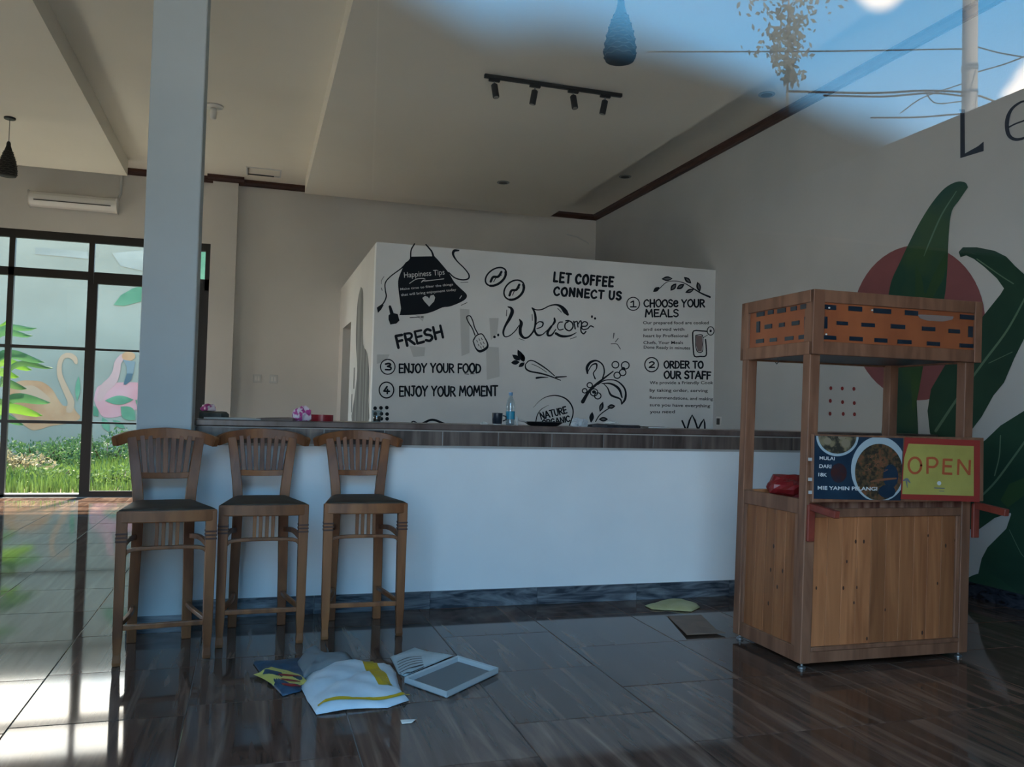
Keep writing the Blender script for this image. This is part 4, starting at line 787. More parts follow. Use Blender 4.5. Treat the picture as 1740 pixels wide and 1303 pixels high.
MB().tube([(1.795, 6.08, T + .07), (1.815, 6.07, T + .065), (1.817, 6.07, T + .04), (1.795, 6.08, T + .03)], .005, 6).build('handle', M['navycup'], cu)
pn = empty('frying_pan', (2.13, 6.12, T), 'black shallow frying pan with a long handle on the counter', 'pan')
MB().lathe([(.10, 0), (.115, .004), (.150, .028), (.153, .03), (.146, .03), (.11, .008)], (2.13, 6.12, T), 36).build('pan_body', M['black'], pn, smooth=True)
MB().sweep(spline([(1.985, 6.10, T + .028), (1.94, 6.08, T + .036), (1.905, 6.07, T + .045)], 3), .02, .010).build('handle', M['trimwhite'], pn); MB().tube([(1.905, 6.07, T + .0), (1.900, 6.07, T + .03), (1.903, 6.07, T + .068)], [.008, .012, .005], 8).build('handle_tip', M['stain'], pn)
M['film'] = glass('plastic_film', (.82, .87, .90), .10, .25)
def add_diffuse(mt, col, fac):
    nt = mt.node_tree; o = [n for n in nt.nodes if n.type == 'OUTPUT_MATERIAL'][0]; src = o.inputs[0].links[0].from_socket
    d = N(nt, 'ShaderNodeBsdfDiffuse'); d.inputs[0].default_value = (*col, 1); mxx = N(nt, 'ShaderNodeMixShader'); mxx.inputs[0].default_value = fac
    nt.links.new(src, mxx.inputs[1]); nt.links.new(d.outputs[0], mxx.inputs[2]); nt.links.new(mxx.outputs[0], o.inputs[0])
add_diffuse(M['film'], (.7, .75, .8), .45)
blob('plastic_bag', (2.42, 6.12, T), (.062, .05, .04), M['film'], 'crumpled clear plastic bag right of the frying pan', 'bag', seed=8, rough=.25, freq=4)
blob('tissue', (1.655, 6.1, T), (.028, .02, .012), M['plastic_white'], 'crumpled white tissue left of the dark cup', 'tissue', seed=5, rough=.25)
M['blackcloth'] = noisy('black_folded_cloth', (.012, .014, .02), (.035, .037, .045), (20, 20, 20), .6)
def slabby(name, pts, z, h, mt, label, cat, wob=.004, seed=0, parent=None):
    """irregular thin pile: outline at floor level, slightly wavy top"""
    rs = random.Random(seed); mb = MB(); n = len(pts); cx_, cy_ = sum(p[0] for p in pts) / n, sum(p[1] for p in pts) / n
    ringb = [(x, y, z) for x, y in pts]; ringt = [(x, y, z + h * rs.uniform(.6, 1)) for x, y in pts]; ringi = [(cx_ + (x - cx_) * .6, cy_ + (y - cy_) * .6, z + h + rs.uniform(-wob, wob)) for x, y in pts]
    mb.add(ringb + ringt + ringi + [(cx_, cy_, z + h)], [(i, (i + 1) % n, (i + 1) % n + n, i + n) for i in range(n)] + [(i + n, (i + 1) % n + n, (i + 1) % n + 2 * n, i + 2 * n) for i in range(n)] + [(i + 2 * n, (i + 1) % n + 2 * n, 3 * n) for i in range(n)] + [tuple(range(n))[::-1]])
    o = mb.build(name, mt, parent, origin=(cx_, cy_, z) if not parent else None); return tag(o, label, cat) if label else o
slabby('folded_cloth', [(2.49, 6.02), (2.6, 5.99), (2.75, 6.0), (2.90, 6.03), (2.93, 6.12), (2.8, 6.2), (2.6, 6.22), (2.5, 6.15)], T, .022, M['blackcloth'], 'black folded bag lying flat on the counter right of the pan', 'bag', .006, 2)
blob('paper_scrap', (2.70, 6.14, T + .024), (.05, .04, .018), M['stain'], 'crumpled pale paper lying on the black folded bag', 'paper', seed=12, rough=.2)
ph = empty('notebook', (3.03, 6.08, T), 'small black notebook with white page edge on the counter near the cart', 'notebook')
MB().box(2.955, 3.105, 6.02, 6.13, T, T + .003).build('cover', M['black'], ph); MB().box(2.965, 3.105, 6.022, 6.128, T + .003, T + .010).build('page_block', M['plastic_white'], ph); MB().box(2.93, 3.105, 6.02, 6.13, T + .010, T + .013).build('cover', M['black'], ph)
M['redtape'] = flat('red_tape', (.28, .010, .018), .35, .5)
rt_ = MB().lathe([(.062, 0), (.078, 0), (.078, .045), (.062, .045), (.062, .001)], (.475, 6.10, T), 32, False, False).build('tape_roll', M['redtape'], smooth=False, origin=(.475, 6.10, T)); tag(rt_, 'roll of red tape on the counter behind the right stool', 'tape')
M['pinkbag'] = noisy('pink_floral_plastic', (.52, .06, .28), (.75, .62, .68), (26, 26, 26), .4, .5, detail=2, lo=.47, hi=.53)
blob('pink_bag', (.338, 6.10, T), (.07, .05, .062), M['pinkbag'], 'crumpled pink and white plastic bag beside the red tape', 'bag', seed=3, rough=.2, freq=3.5)
M['kraft'] = noisy('brown_paper', (.17, .12, .10), (.23, .17, .14), (8, 8, 8), .7)
slabby('paper_folder', [(.03, 6.02), (.27, 5.98), (.30, 6.08), (.27, 6.18), (.10, 6.14)], T, .018, M['kraft'], 'flat brown paper folder left of the pink bag', 'folder', .006, 4)
M['paper'] = noisy('grey_paper', (.38, .37, .34), (.50, .48, .45), (6, 6, 6), .7)
slabby('paper_sheets', [(-.30, 5.99), (-.02, 5.96), (.06, 5.99), (.05, 6.12), (-.15, 6.18), (-.31, 6.14)], T, .012, M['paper'], 'thin stack of grey paper sheets on the counter left end', 'paper', .002, 6)
M['darkolive'] = noisy('dark_olive_cloth', (.035, .035, .03), (.10, .095, .08), (14, 14, 14), .7)
slabby('magazine_pile', [(-.345, 6.2), (-.2, 6.19), (-.15, 6.24), (-.17, 6.33), (-.3, 6.36), (-.35, 6.3)], T, .05, M['darkolive'], 'dark untidy pile of magazines on the counter beside the pillar', 'magazines', .006, 9)
blob('pink_pouch', (-.29, 6.28, T + .05), (.045, .03, .035), M['pinkbag'], 'small pink and white pouch on top of the magazine pile', 'pouch', seed=14)
gl = empty('drinking_glass', (.862, 6.12, T), 'small drinking glass with brown drink remains on the counter', 'glass')
MB().lathe([(.026, .0), (.028, .003), (.036, .085), (.034, .085), (.026, .006)], (.862, 6.12, T), 24).build('glass_body', M['film2'] if 'film2' in M else M['water'], gl, smooth=True); M['coffee'] = flat('coffee_rest', (.06, .035, .02), .3); MB().lathe([(.025, .007), (.031, .045)], (.862, 6.12, T), 20).build('drink', M['coffee'], gl)

# ------------------------------------------------------------------ litter on the floor
def F2(zx, zy, ox=400, oy=1060, sc=3.48, z=0): p = onZ(ox + zx / sc, oy + zy / sc, z); return p
def sheet(name, outline, mt, label=None, cat=None, h=.02, wr=.012, parent=None, seed=0, th=.002, z=0, n=22, fr=9):
    """crumpled sheet: polygon outline (floor xy) filled with a wrinkled grid"""
    rs = np.random.default_rng(seed); ph = rs.uniform(0, 6, 8); O2 = np.array(outline)[:, :2]; lo, hi = O2.min(0), O2.max(0)
    c = O2.mean(0); mb = MB(); per = []
    dense = []
    for i in range(len(O2)):
        a, b = O2[i], O2[(i + 1) % len(O2)]; k_ = max(2, int(np.hypot(*(b - a)) / .04))
        dense += [a + (b - a) * t for t in np.linspace(0, 1, k_, endpoint=False)]
    m_ = len(dense); R_ = 9; vs = []
    for j in range(R_):
        s_ = 1 - j / R_
        for p in dense:
            q = c + (p - c) * s_; x, y = q
            k1 = abs(math.sin(fr * x + ph[0] + 2 * math.sin(fr * .6 * y + ph[1]))) + .7 * abs(math.sin(fr * 1.7 * y + ph[2] + 1.5 * math.sin(fr * x + ph[3]))) + .3 * math.sin(fr * 4 * x + ph[4]) * math.sin(fr * 5 * y + ph[5])
            edge = min(1, .25 + (1 - s_) * 3); vs.append((x, y, z + .003 + max(0, h * (1 - s_ ** 3) + wr * k1 * edge)))
    vs.append((c[0], c[1], z + .003 + h + wr)); fs_ = [(j * m_ + i, j * m_ + (i + 1) % m_, (j + 1) * m_ + (i + 1) % m_, (j + 1) * m_ + i) for j in range(R_ - 1) for i in range(m_)] + [((R_ - 1) * m_ + i, (R_ - 1) * m_ + (i + 1) % m_, R_ * m_) for i in range(m_)]
    mb.add(vs, fs_); o = mb.build(name, mt, parent, smooth=True, origin=(c[0], c[1], z) if not parent else None, solid=th); 
    return tag(o, label, cat) if label else o
def P2(pts, z=0, **k): return [F2(a, b, z=z, **k)[:2] for a, b in pts]
add_diffuse(M['tape'], (.45, .38, .36), .3)
M['filmgrey'] = glass('grey_plastic_wrap', (.72, .76, .78), .10, .25); add_diffuse(M['filmgrey'], (.26, .29, .31), .6)
M['sackwhite'] = noisy('white_woven_sack', (.44, .53, .60), (.56, .65, .72), (5, 5, 5), .5, .4, detail=3); M['sackyellow'] = flat('yellow_stripe', (.42, .27, .012), .5); M['sackblue'] = noisy('snack_bag_blue', (.012, .035, .07), (.03, .08, .14), (14, 14, 14), .4); M['snackyellow'] = flat('snack_bag_yellow', (.55, .50, .13), .4); M['snackred'] = flat('snack_bag_red', (.28, .02, .02), .4)
ws = sheet('plastic_sack', P2([(385, 345), (440, 265), (560, 222), (735, 205), (830, 225), (915, 215), (950, 265), (965, 330), (985, 375), (1030, 425), (900, 462), (650, 478), (480, 502), (425, 420)], .03), M['sackwhite'], 'large white plastic sack with a yellow stripe lying on the floor', 'sack', .045, .016, seed=5)
# stripe and hem follow the sack's top
dg = bpy.context.evaluated_depsgraph_get()
from mathutils.bvhtree import BVHTree
def drape(o, pts2, ws_, mt, name, lift=.003, n=10):
    me = o.data; bv = BVHTree.FromPolygons([v.co[:] for v in me.vertices], [p.vertices[:] for p in me.polygons]); q = spline([(p[0], p[1], w_) for p, w_ in zip(pts2, ws_)], n); mb = MB(); vs = []
    for i, p in enumerate(q):
        d = q[min(i + 1, len(q) - 1)][:2] - q[max(i - 1, 0)][:2]; d /= np.hypot(*d); nv = np.array((-d[1], d[0]))
        for t in (-1, -.33, .33, 1):
            x, y = p[0] + nv[0] * t * p[2] / 2 - o.location.x, p[1] + nv[1] * t * p[2] / 2 - o.location.y; h_ = bv.ray_cast(Vector((x, y, 1)), Vector((0, 0, -1)))[0]
            vs.append((x, y, (h_.z if h_ else .012) + lift))
    k_ = len(q); mb.add(vs, [(i * 4 + j, i * 4 + j + 1, i * 4 + j + 5, i * 4 + j + 4) for i in range(k_ - 1) for j in range(3)]); mb.local = True; return mb.build(name, mt, o, origin=(0, 0, 0))
drape(ws, [tuple(F2(*p, z=.04)[:2]) for p in ((775, 195), (800, 265), (850, 330), (890, 372))], [.075] * 4, M['sackyellow'], 'yellow_stripe')
drape(ws, [tuple(F2(*p, z=.01)[:2]) for p in ((486, 503), (650, 482), (880, 466), (1028, 430))], [.016] * 4, M['sackyellow'], 'yellow_hem', .009)
sb = sheet('snack_bag', P2([(105, 225), (120, 212), (240, 210), (380, 195), (430, 300), (400, 380), (380, 395), (280, 418), (220, 360), (150, 290)], .01), M['sackblue'], 'blue and yellow printed snack packet left of the white sack', 'packet', .012, .008, seed=9)
drape(sb, [tuple(F2(*p, z=.02)[:2]) for p in ((160, 275), (250, 300), (330, 335), (400, 350))], [.12, .16, .17, .10], M['snackyellow'], 'yellow_print', .002)
for k_, y in enumerate((318, 345, 372)): drape(sb, [tuple(F2(*p, z=.02)[:2]) for p in ((255 + 10 * k_, y - 12), (320, y - 6), (385, y - 8))], [.012, .03, .012], M['snackred'], 'red_print', .005)
sheet('plastic_wrap', P2([(360, 210), (400, 160), (455, 128), (510, 165), (590, 190), (700, 195), (620, 240), (480, 260), (400, 300)], .03), M['filmgrey'], 'crumpled translucent plastic wrap behind the white sack', 'wrap', .035, .02, seed=2)
M['cardwhite'] = noisy('printed_card', (.38, .44, .46), (.46, .52, .54), (8, 8, 8), .6)
pl_o = P2([(915, 200), (1060, 145), (1130, 165), (1290, 190), (1150, 250), (1000, 315), (965, 300)])
bx_ = sheet('printed_card', pl_o, M['cardwhite'], 'white printed card lid with dark lines, behind the grey tray', 'card', .018, .004, seed=6)
for k_ in range(6): drape(bx_, [tuple(F2(a, b, z=.015)[:2]) for a, b in ((955 + k_ * 4, 225 + 14 * k_), (1030 + k_ * 6, 212 + 13 * k_ - 4), (1100 + k_ * 3, 205 + 9 * k_))], [.008, .010, .008], M['plastic_dark'], 'print_line', .002)
# shallow tray
tray = empty('box_lid', (1.08, 4.45, 0), 'shallow grey-white box lid lying open on the floor', 'lid')
c4 = [np.array(F2(*p, z=.03)[:2]) for p in ((1000, 318), (1250, 405), (1555, 262), (1315, 190))]
M['traygrey'] = flat('grey_card', (.17, .18, .19), .7); M['traywhite'] = flat('white_card_edge', (.42, .46, .48), .6)
mb = MB(); mb.prism([(p[0], p[1], .003) for p in c4], (0, 0, .004)); mb.build('lid_floor', M['traygrey'], tray)
for i in range(4):
    a, b = c4[i], c4[(i + 1) % 4]; d = (b - a) / np.hypot(*(b - a)); nv = np.array((-d[1], d[0])); nv = nv if np.dot(nv, sum(c4) / 4 - a) > 0 else -nv
    if i == 0: pass
    a2, b2 = a + d * .008, b - d * .008; mb = MB(); mb.add([(a[0], a[1], .004), (b[0], b[1], .004), (b[0], b[1], .034), (a[0], a[1], .034), (a2[0] + nv[0] * .013, a2[1] + nv[1] * .013, .030), (b2[0] + nv[0] * .013, b2[1] + nv[1] * .013, .030), (b[0] + nv[0] * .015, b[1] + nv[1] * .015, .007), (a[0] + nv[0] * .015, a[1] + nv[1] * .015, .007)], [(0, 1, 2, 3), (3, 2, 5, 4), (4, 5, 6, 7), (0, 3, 4, 7), (1, 6, 5, 2), (0, 7, 6, 1)]); mb.build('lid_rim', M['traywhite'], tray)
o_ = P2([(975, 572), (1070, 568), (1040, 590), (985, 594)]); sheet('paper_scrap', o_, M['plastic_white'], 'tiny white paper scrap on the floor in front of the white sack', 'paper', .002, .001, seed=3)
K = dict(ox=1000, oy=960, sc=5.8)
M['yellowpaper'] = noisy('pale_yellow_paper', (.36, .33, .15), (.45, .42, .22), (6, 6, 6), .6)
sheet('yellow_paper', P2([(555, 390), (700, 350), (830, 328), (930, 330), (1060, 365), (1100, 405), (1015, 448), (820, 435), (620, 425)], .012, **K), M['yellowpaper'], 'pale yellow crumpled paper on the floor at the counter base', 'paper', .018, .006, seed=7)
M['card'] = noisy('brown_cardboard', (.17, .115, .085), (.22, .15, .11), (7, 7, 7), .7)
mb = MB(); mb.prism([(*p, .012) for p in P2([(780, 490), (1110, 480), (1260, 640), (1350, 672), (970, 690)], .012, **K)], (0, 0, .005)); mb.v = [(x, y, z - .011 * (1 if y > 5.2 else .0)) for x, y, z in mb.v]
o = mb.build('cardboard_piece', M['card'], origin=(2.93, 5.2, 0)); tag(o, 'flat brown cardboard piece on the floor beside the cart', 'cardboard')

# ------------------------------------------------------------------ garden behind the windows
GY = 24.0
gw = struct('wall_garden', MB().box(-16, 10, GY, GY + .2, -.1, 5.62), noisy('garden_wall_paint', (.19, .17, .13), (.25, .225, .175), (.5, .5, .7), .85, .2, detail=5, lo=.3, hi=.7)); 
def wallG(x, y, off=0): return onY(x, y, GY - .01 - off)
GF = frame(0, 590, 6.96, wallG)
M['orange'] = noisy('faded_orange_paint', (.34, .15, .07), (.40, .21, .11), (2, 2, 2), .8, .2); M['pink'] = noisy('faded_pink_paint', (.40, .16, .15), (.43, .21, .20), (1.5, 1.5, 1.5), .8, .2); M['palepink'] = flat('pale_pink_paint', (.37, .20, .17), .8); M['beak'] = flat('beak_grey_paint', (.05, .07, .08), .8); M['gleaf'] = noisy('garden_mural_leaf', (.05, .12, .065), (.12, .21, .12), (1.5, 1.5, 1.5), .8, .2)
M['stainw'] = noisy('wall_stain', (.19, .175, .145), (.25, .23, .19), (1, 1, 2), .85, .2)
M['palewash'] = flat('pale_orange_wash', (.36, .205, .12), .8); M['midgrey'] = flat('beak_light', (.14, .145, .14), .8)
mb = MB(); poly(mb, sp2([(60, 520), (165, 430), (250, 395), (420, 395), (520, 420), (620, 500), (680, 600), (750, 690), (850, 690), (900, 760), (950, 830), (850, 890), (600, 930), (450, 975), (340, 960), (150, 800), (60, 700)]), GF, 0); 
mb.build('flamingo_body', M['orange'], gw)
mb = MB(); ribbon(mb, [(820, 740), (840, 650), (800, 550), (745, 430), (705, 320), (705, 200), (745, 115), (820, 95), (880, 130), (900, 180)], [80, 80, 75, 70, 60, 55, 55, 60, 60, 40], GF, .004); poly(mb, sp2([(220, 470), (380, 450), (500, 520), (600, 620), (520, 640), (300, 600)]), GF, .004); mb.build('flamingo_neck', M['palewash'], gw)
mb = MB(); poly(mb, sp2([(1110, 620), (1130, 520), (1180, 450), (1350, 420), (1480, 415), (1650, 420), (1800, 480), (1850, 600), (1760, 700), (1600, 740), (1480, 790), (1350, 830), (1220, 820), (1150, 720)]), GF, 0); mb.build('flamingo_body', M['pink'], gw)
mb = MB(); ribbon(mb, [(1180, 600), (1240, 480), (1330, 390), (1375, 290), (1395, 180), (1450, 110)], [80, 110, 110, 90, 80, 70], GF, .004); mb.build('flamingo_neck', M['palepink'], gw)
mb = MB(); disc(mb, 1520, 105, 80, 55, GF, .006, 20); mb.build('flamingo_head', M['orange'], gw)
mb = MB(); poly(mb, [(1450, 145), (1600, 170), (1575, 320), (1500, 320), (1495, 220)], GF, .007); mb.build('beak_base', M['midgrey'], gw)
mb = MB(); poly(mb, [(1575, 310), (1550, 390), (1490, 445), (1460, 440), (1500, 310)], GF, .008); mb.build('beak', M['beak'], gw)
mb = MB()
for p, q, wd in (((1240, 630), (1580, 620), 110), ((1430, 700), (1600, 860), 160), ((1060, 680), (1160, 820), 100), ((930, 340), (910, 640), 60), ((1210, 830), (1290, 1000), 90), ((1330, 860), (1480, 960), 70), ((1600, 620), (1760, 780), 90)): lens(mb, p, q, wd, GF, .010 + random.uniform(0, .004))
G1 = frame(0, 0, 1, wallG); poly(mb, [(193, 518), (205, 502), (225, 490), (260, 480), (290, 470), (290, 500), (240, 512), (210, 520)], G1, .004); poly(mb, [(330, 410), (362, 418), (365, 470), (345, 540), (320, 520)], G1, .004); mb.build('painted_leaf', M['gleaf'], gw)
mb = MB(); poly(mb, [(60, 420), (150, 428), (150, 440), (110, 436), (60, 432)], G1, .002); poly(mb, [(190, 430), (245, 425), (250, 462), (205, 452)], G1, .002); mb.build('wall_stain', M['stainw'], gw)
gr = struct('ground_garden', MB().box(-16, 10, YB + .15, GY, -.2, -.03), noisy('garden_soil', (.07, .055, .04), (.13, .12, .07), (2, 2, 2), .95, .1)); gr.name = 'floor_garden'
MB().box(-6, 1, YB + .15, YB + .7, -.03, .0).build('concrete_strip', M['stain'], gr)
# side walls of the garden, far enough to keep the light in
struct('wall_garden_left', MB().box(-9.2, -9.0, YB + .15, GY, -.1, 3.0), M['wall'])
def blades(n, xr, yr, hr, wr, mt, name, bend=.35, seed=1, label=None, cat=None):
    rs = np.random.default_rng(seed); x = rs.uniform(*xr, n); y = rs.uniform(*yr, n); h = rs.uniform(*hr, n) * (1 + .35 * np.sin(x * 2.1 + y)); a = rs.uniform(0, 2 * PI, n); w_ = rs.uniform(*wr, n); b = rs.uniform(.1, bend, n) * h
    dx, dy = np.cos(a), np.sin(a); px, py = -dy * w_ / 2, dx * w_ / 2; z0 = -.03
    V = np.stack([np.stack([x - px, y - py, np.full(n, z0)], 1), np.stack([x + px, y + py, np.full(n, z0)], 1), np.stack([x + dx * b * .4 + px * .8, y + dy * b * .4 + py * .8, z0 + h * .6], 1), np.stack([x + dx * b * .4 - px * .8, y + dy * b * .4 - py * .8, z0 + h * .6], 1), np.stack([x + dx * b, y + dy * b, z0 + h], 1)], 1).reshape(-1, 3)
    i = np.arange(n) * 5; fs_ = [(int(k_), int(k_) + 1, int(k_) + 2, int(k_) + 3) for k_ in i] + [(int(k_) + 3, int(k_) + 2, int(k_) + 4) for k_ in i]
    me = bpy.data.meshes.new(name); me.from_pydata(V.tolist(), [], fs_); me.materials.append(mt); o = bpy.data.objects.new(name, me); C.objects.link(o); return tag(o, label, cat, kind='stuff')
def leafmat(name, c1, c2):
    mt = noisy(name, c1, c2, (2, 2, 2), .5, .3, detail=2, lo=.3, hi=.7); nt = mt.node_tree; b = nt.nodes['Principled BSDF']; o = [n for n in nt.nodes if n.type == 'OUTPUT_MATERIAL'][0]
    t = N(nt, 'ShaderNodeBsdfTranslucent'); src = b.inputs['Base Color'].links[0].from_socket; nt.links.new(src, t.inputs[0]); mxx = N(nt, 'ShaderNodeMixShader'); mxx.inputs[0].default_value = .4
    nt.links.new(b.outputs[0], mxx.inputs[1]); nt.links.new(t.outputs[0], mxx.inputs[2]); nt.links.new(mxx.outputs[0], o.inputs[0]); return mt
M['grass'] = leafmat('grass_green', (.05, .10, .018), (.11, .17, .042)); M['bush'] = leafmat('bush_green', (.022, .060, .020), (.06, .12, .04)); M['palm'] = leafmat('bright_leaf', (.065, .15, .015), (.13, .24, .03)); M['deepleaf'] = leafmat('deep_leaf', (.03, .085, .035), (.06, .14, .055))
blades(26000, (-8.5, 2.5), (14.4, 22.5), (.08, .26), (.012, .03), M['grass'], 'grass', seed=3, label='bright green rough grass growing behind the garden windows', cat='grass')
def bush(loc, r, mt, label, seed, n=1500, ls=(.05, .12), name='shrub'):
    rs = np.random.default_rng(seed); u = rs.normal(size=(n, 3)); u /= np.linalg.norm(u, axis=1)[:, None]; rad = rs.uniform(.45, 1, n) ** .5; p = u * rad[:, None] * np.array(r) * (1 + .25 * np.sin(u[:, 0] * 5 + seed)[:, None]); p[:, 2] = np.abs(p[:, 2])
    L = rs.uniform(*ls, n); d = rs.normal(size=(n, 3)) + u * .8 + np.array((0, 0, .3)); d /= np.linalg.norm(d, axis=1)[:, None]; s_ = np.cross(d, rs.normal(size=(n, 3))); s_ /= np.linalg.norm(s_, axis=1)[:, None]
    V = np.stack([p, p + d * L[:, None] * .5 + s_ * L[:, None] * .22, p + d * L[:, None], p + d * L[:, None] * .5 - s_ * L[:, None] * .22], 1).reshape(-1, 3)
    root = empty(name, loc, label, 'shrub', 'shrubs at the garden wall'); me = bpy.data.meshes.new('foliage'); me.from_pydata(V.tolist(), [], [(4 * i, 4 * i + 1, 4 * i + 2, 4 * i + 3) for i in range(n)]); me.materials.append(mt); o = bpy.data.objects.new('foliage', me); C.objects.link(o); o.parent = root; o['kind'] = 'stuff'
    mb = MB(); mb.local = True
    for k_ in range(5): a = k_ * 1.26 + seed; mb.tube([(0, 0, -.05), (math.cos(a) * r[0] * .3, math.sin(a) * r[1] * .3, r[2] * .4), (math.cos(a) * r[0] * .5, math.sin(a) * r[1] * .5, r[2] * .8)], [.02, .012, .005], 5)
    mb.build('stem', M['crown'], root, origin=(0, 0, 0)); return root
def at_ground(px, Y): p = onY(px, 700, Y); return (p[0], Y, -.03)
bush(at_ground(60, 20), (1.1, .8, .62), M['bush'], 'dark low shrub under the orange flamingo', 11)
bush(at_ground(112, 21), (.9, .8, .60), M['bush'], 'dark low shrub behind the window post', 12)
bush(at_ground(185, 20.5), (1.1, .9, .72), M['bush'], 'dense shrub under the pink flamingo', 13)
bush(at_ground(255, 21), (1.2, .8, .75), M['bush'], 'dark shrub beside the pillar, under the painted leaves', 14)
bush(at_ground(338, 20), (.8, .8, 1.3), M['grass'], 'light green shrub seen right of the pillar', 15)
M['dry'] = leafmat('dry_stalks', (.14, .12, .07), (.25, .22, .13))
bush(at_ground(15, 17.5), (.7, .5, .55), M['dry'], 'brownish dry shrub at the far left below the broad leaf plant', 16, 1100)
# low leafy weeds
for i, (px, Y, s_) in enumerate(((30, 16.2, .5), (100, 16.8, .45), (165, 16.0, .4), (215, 16.5, .45), (265, 16, .4))):
    bush(at_ground(px, Y), (s_ * 1.3, s_, s_ * .55), M['grass'], ['bright weed clump at the far left pane', 'bright weed clump left of the window post', 'bright weed clump right of the window post', 'bright weed clump next to the left stool', 'bright weed clump hidden partly by the left stool'][i], 30 + i, 700, (.05, .11), 'weed_clump')
# broad leaf plant at left
bp_ = empty('broad_leaf_plant', at_ground(-50, 16.6), 'bright green broad leaf plant at the far left window pane', 'plant')
base = np.array(at_ground(-50, 16.6))
def bleaf(tip, mid, mt, wmax=.16):
    q = spline([base, np.array(mid), np.array(tip)], 8); n = len(q); mb = MB(); vs = []
    for i, p in enumerate(q):
        t = i / (n - 1); d = q[min(i + 1, n - 1)] - q[max(i - 1, 0)]; s_ = np.cross(d, (0, 1, .2)); s_ /= np.linalg.norm(s_); w_ = wmax * (.06 if t < .35 else .06 + .94 * math.sin(PI * min(1, (t - .35) / .65)) ** .7)
        for k_ in (-1, 0, 1): vs.append(p + s_ * k_ * w_ / 2 + np.array((0, .03, 0)) * abs(k_))
    mb.add(vs, [(i * 3 + j, i * 3 + j + 1, i * 3 + j + 4, i * 3 + j + 3) for i in range(n - 1) for j in (0, 1)]); mb.build('leaf', mt, bp_, smooth=True)
for tx, ty, mx_, my_, mt, wd in ((54, 628, 20, 622, 'palm', .16), (32, 640, 8, 640, 'palm', .15), (62, 557, 20, 575, 'deepleaf', .12), (55, 570, 15, 580, 'deepleaf', .12), (75, 615, 25, 610, 'deepleaf', .16), (85, 684, 40, 680, 'deepleaf', .17), (72, 706, 30, 695, 'palm', .17), (10, 545, -8, 600, 'palm', .14), (90, 625, 45, 627, 'bush', .10), (28, 690, 5, 690, 'palm', .18), (45, 660, 15, 655, 'bush', .16), (-5, 520, -25, 600, 'palm', .15), (40, 722, 12, 705, 'deepleaf', .16)):
    Yy = 16.6 + random.uniform(-.5, .5); bleaf(onY(tx, ty, Yy), onY((mx_ - 50) / 2 if mx_ < 30 else mx_ - 35, my_ + 6, Yy), M[mt], wd)

struct('floor_side_yard', MB().box(-16, XL - .2, .3, YB + .15, -.2, -.03), noisy('yard_concrete', (.30, .27, .215), (.40, .36, .29), (1, 1, 1), .9, .1))
# ------------------------------------------------------------------ street side, seen only as reflection in the shop glass
def mir(px, py, D): p = onY(px, py, D); return np.array((p[0], .706 - p[1], p[2]))
struct('floor_terrace', MB().box(-30, 30, -40, .3, -.2, -.02), noisy('terrace_concrete', (.30, .29, .27), (.40, .39, .36), (1, 1, 1), .9, .2))
zb_ = 4.02
struct('wall_boundary', MB().box(XR, XR + .2, -26, .3, -.1, zb_), noisy('boundary_paint', (.010, .011, .011), (.016, .017, .017), (1, 1, 1), .9, .2))
M['pole'] = noisy('concrete_pole', (.28, .28, .28), (.36, .35, .34), (4, 4, 1), .8)
D = 14; a = mir(1648, 100, D); up_ = empty('utility_pole', (a[0], a[1], -.02), 'grey concrete utility pole reflected in the glass, upper right', 'pole')
rp = 14.5 * a[1] * 0 + (30 / 2) / F * (D * 1.0) * 1.05
MB().lathe([(rp * 1.15, -.02), (rp * .98, 8), (rp * .9, 16)], (a[0], a[1], 0), 16).build('shaft', M['pole'], up_, smooth=True)
for y in (113, 118, 157): z = mir(1648, y, D)[2]; MB().lathe([(rp * 1.06, -.02), (rp * 1.06, .02)], (a[0], a[1], z), 16).build('clamp_band', M['steel'], up_)
def cable(pts, label, r=.012):
    q = spline([mir(x, y, d) for x, y, d in pts], 8); o = MB().tube(q, r, 5).build('power_cable', M['black'], origin=tuple(q[0])); tag(o, label, 'cable', 'cables on the reflected pole')
cable([(1100, 88, 13), (1400, 87, 13.5), (1636, 83, 14)], 'thin single cable, uppermost left of the reflected pole', .014)
cable([(1340, 155, 13), (1480, 158, 13.5), (1570, 154, 13.8), (1636, 156, 14)], 'upper of two thick cables left of the reflected pole', .022)
cable([(1400, 162, 13), (1500, 164, 13.5), (1580, 158, 13.8), (1636, 163, 14)], 'lower of two thick cables left of the reflected pole', .02)
cable([(1480, 200, 13), (1560, 199, 13.5), (1636, 193, 14)], 'lowest cable left of the reflected pole', .018)
cable([(1530, 192, 13.6), (1570, 165, 13.8), (1636, 142, 14)], 'slanting loose cable rising to the reflected pole', .012)
cable([(1570, 153, 13.8), (1590, 175, 13.8), (1636, 172, 14)], 'looped cable end beside the reflected pole', .012)
cable([(1662, 80, 14), (1700, 90, 13), (1760, 100, 12)], 'cable falling right from the reflected pole', .014)
cable([(1662, 122, 14), (1710, 108, 13), (1760, 88, 12)], 'cable rising right from the reflected pole', .014)
cable([(1662, 162, 14), (1690, 172, 13.8)], 'short cable right of the reflected pole', .02)
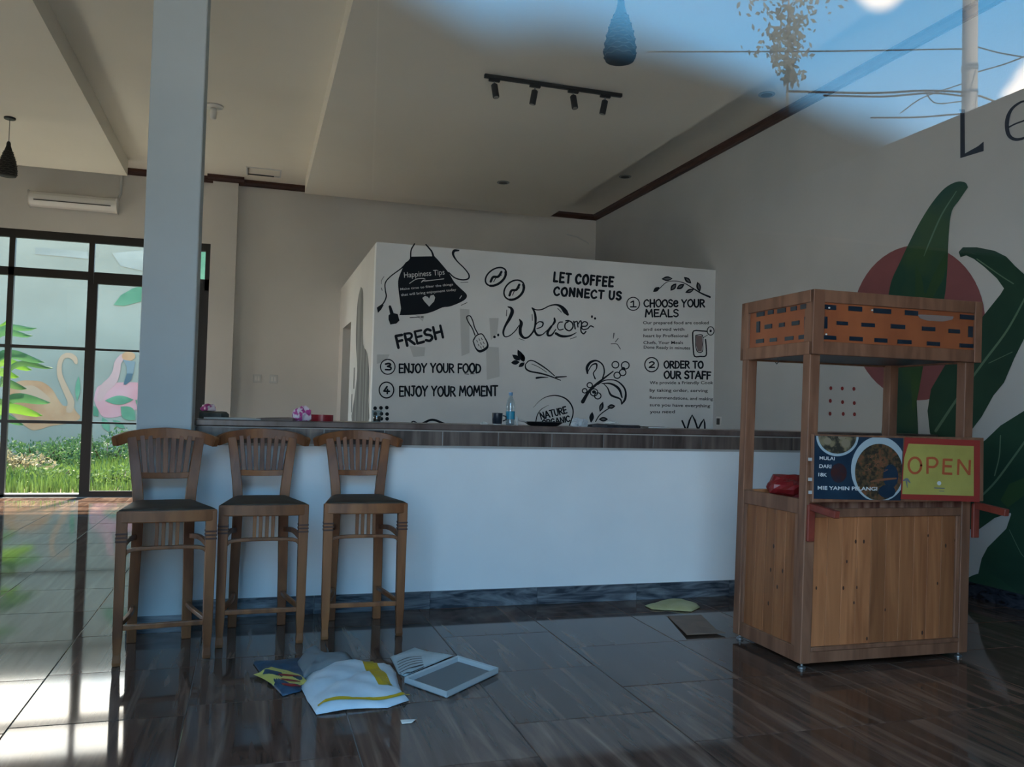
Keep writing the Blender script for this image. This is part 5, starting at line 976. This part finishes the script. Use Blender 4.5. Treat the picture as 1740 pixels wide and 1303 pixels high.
# slim tree
M['treeleaf'] = leafmat('dull_tree_leaf', (.15, .17, .16), (.24, .26, .24))
D = 16; tb = mir(1338, 150, D); tr = empty('slim_tree', (tb[0], tb[1], -.02), 'slim leafy tree reflected in the glass at the top right', 'tree')
zt = mir(1338, -40, D)[2]; MB().tube([(tb[0], tb[1], -.02), (tb[0], tb[1], zt)], [.06, .02], 7).build('trunk', M['pole'], tr)
rs = np.random.default_rng(5); V = []; Fc = []
for i in range(620):
    py = rs.uniform(-40, 140); wd_ = 16 + 42 * max(0, 1 - py / 150) + 8 * math.sin(py / 11); px = 1338 + rs.normal() * wd_ * .55 + 6 * math.sin(py / 17); c_ = mir(px, py, D + rs.uniform(-.3, .3)); L = rs.uniform(.10, .2); d = rs.normal(size=3) * (1, .25, 1); d /= np.linalg.norm(d); s_ = np.cross(d, (0, 1, 0)); s_ /= np.linalg.norm(s_)
    b_ = len(V); V += [c_, c_ + d * L * .5 + s_ * L * .25, c_ + d * L, c_ + d * L * .5 - s_ * L * .25]; Fc.append((b_, b_ + 1, b_ + 2, b_ + 3))
mb = MB(); mb.add(V, Fc); fo = mb.build('foliage', M['treeleaf'], tr); fo['kind'] = 'stuff'
# added dark sheet blocks the mirrored sky; fades out at its upper edge
blocker = bpy.data.materials.new('sky_blocker'); blocker.use_nodes = True; nt = blocker.node_tree; nt.nodes.clear()
at = N(nt, 'ShaderNodeAttribute'); at.attribute_name = 'fade_mask'; t = N(nt, 'ShaderNodeBsdfTransparent'); d = N(nt, 'ShaderNodeBsdfDiffuse'); d.inputs[0].default_value = (.003, .0035, .0035, 1); s = N(nt, 'ShaderNodeMixShader'); o = N(nt, 'ShaderNodeOutputMaterial')
nt.links.new(at.outputs['Fac'], s.inputs[0]); nt.links.new(t.outputs[0], s.inputs[1]); nt.links.new(d.outputs[0], s.inputs[2]); nt.links.new(s.outputs[0], o.inputs[0])
D = 9; top = [(300, -260), (560, -180), (700, -110), (820, -50), (950, -40), (1080, 0), (1200, 50), (1300, 90), (1420, 135), (1520, 165), (1620, 205), (1740, 240), (1900, 280)]
fade = [150, 150, 150, 150, 140, 120, 100, 95, 100, 110, 150, 190, 200]
cols = spline([(a[0], a[1], b) for a, b in zip(top, fade)], 4); rows = [0, .1, .2, .3, .4, .5, .6, .7, .8, .9, 1.0]; V = []; A = []
for x, y, f_ in cols:
    for r_ in rows: V.append(mir(x, y + f_ * r_, D)); A.append(r_ * r_ * (3 - 2 * r_))
    p = V[-1].copy(); p[2] = .0; V.append(p); A.append(1.0)
nr = len(rows) + 1; mb = MB(); mb.add(V, [(i * nr + j, i * nr + j + 1, (i + 1) * nr + j + 1, (i + 1) * nr + j) for i in range(len(cols) - 1) for j in range(nr - 1)])
no = mb.build('sky_blocker', blocker, origin=(float(V[0][0]), float(V[0][1]), 0)); at_ = no.data.attributes.new('fade_mask', 'FLOAT', 'POINT'); at_.data.foreach_set('value', A); tag(no, 'added dark sheet across the street, fading at its top to soften the mirrored sky', 'blocker')
SC.cycles.max_bounces = 10; SC.cycles.diffuse_bounces = 5; SC.cycles.transparent_max_bounces = 16; SC.cycles.glossy_bounces = 4; SC.cycles.sample_clamp_indirect = 6; SC.cycles.caustics_reflective = False
SC.cycles.use_denoising = True
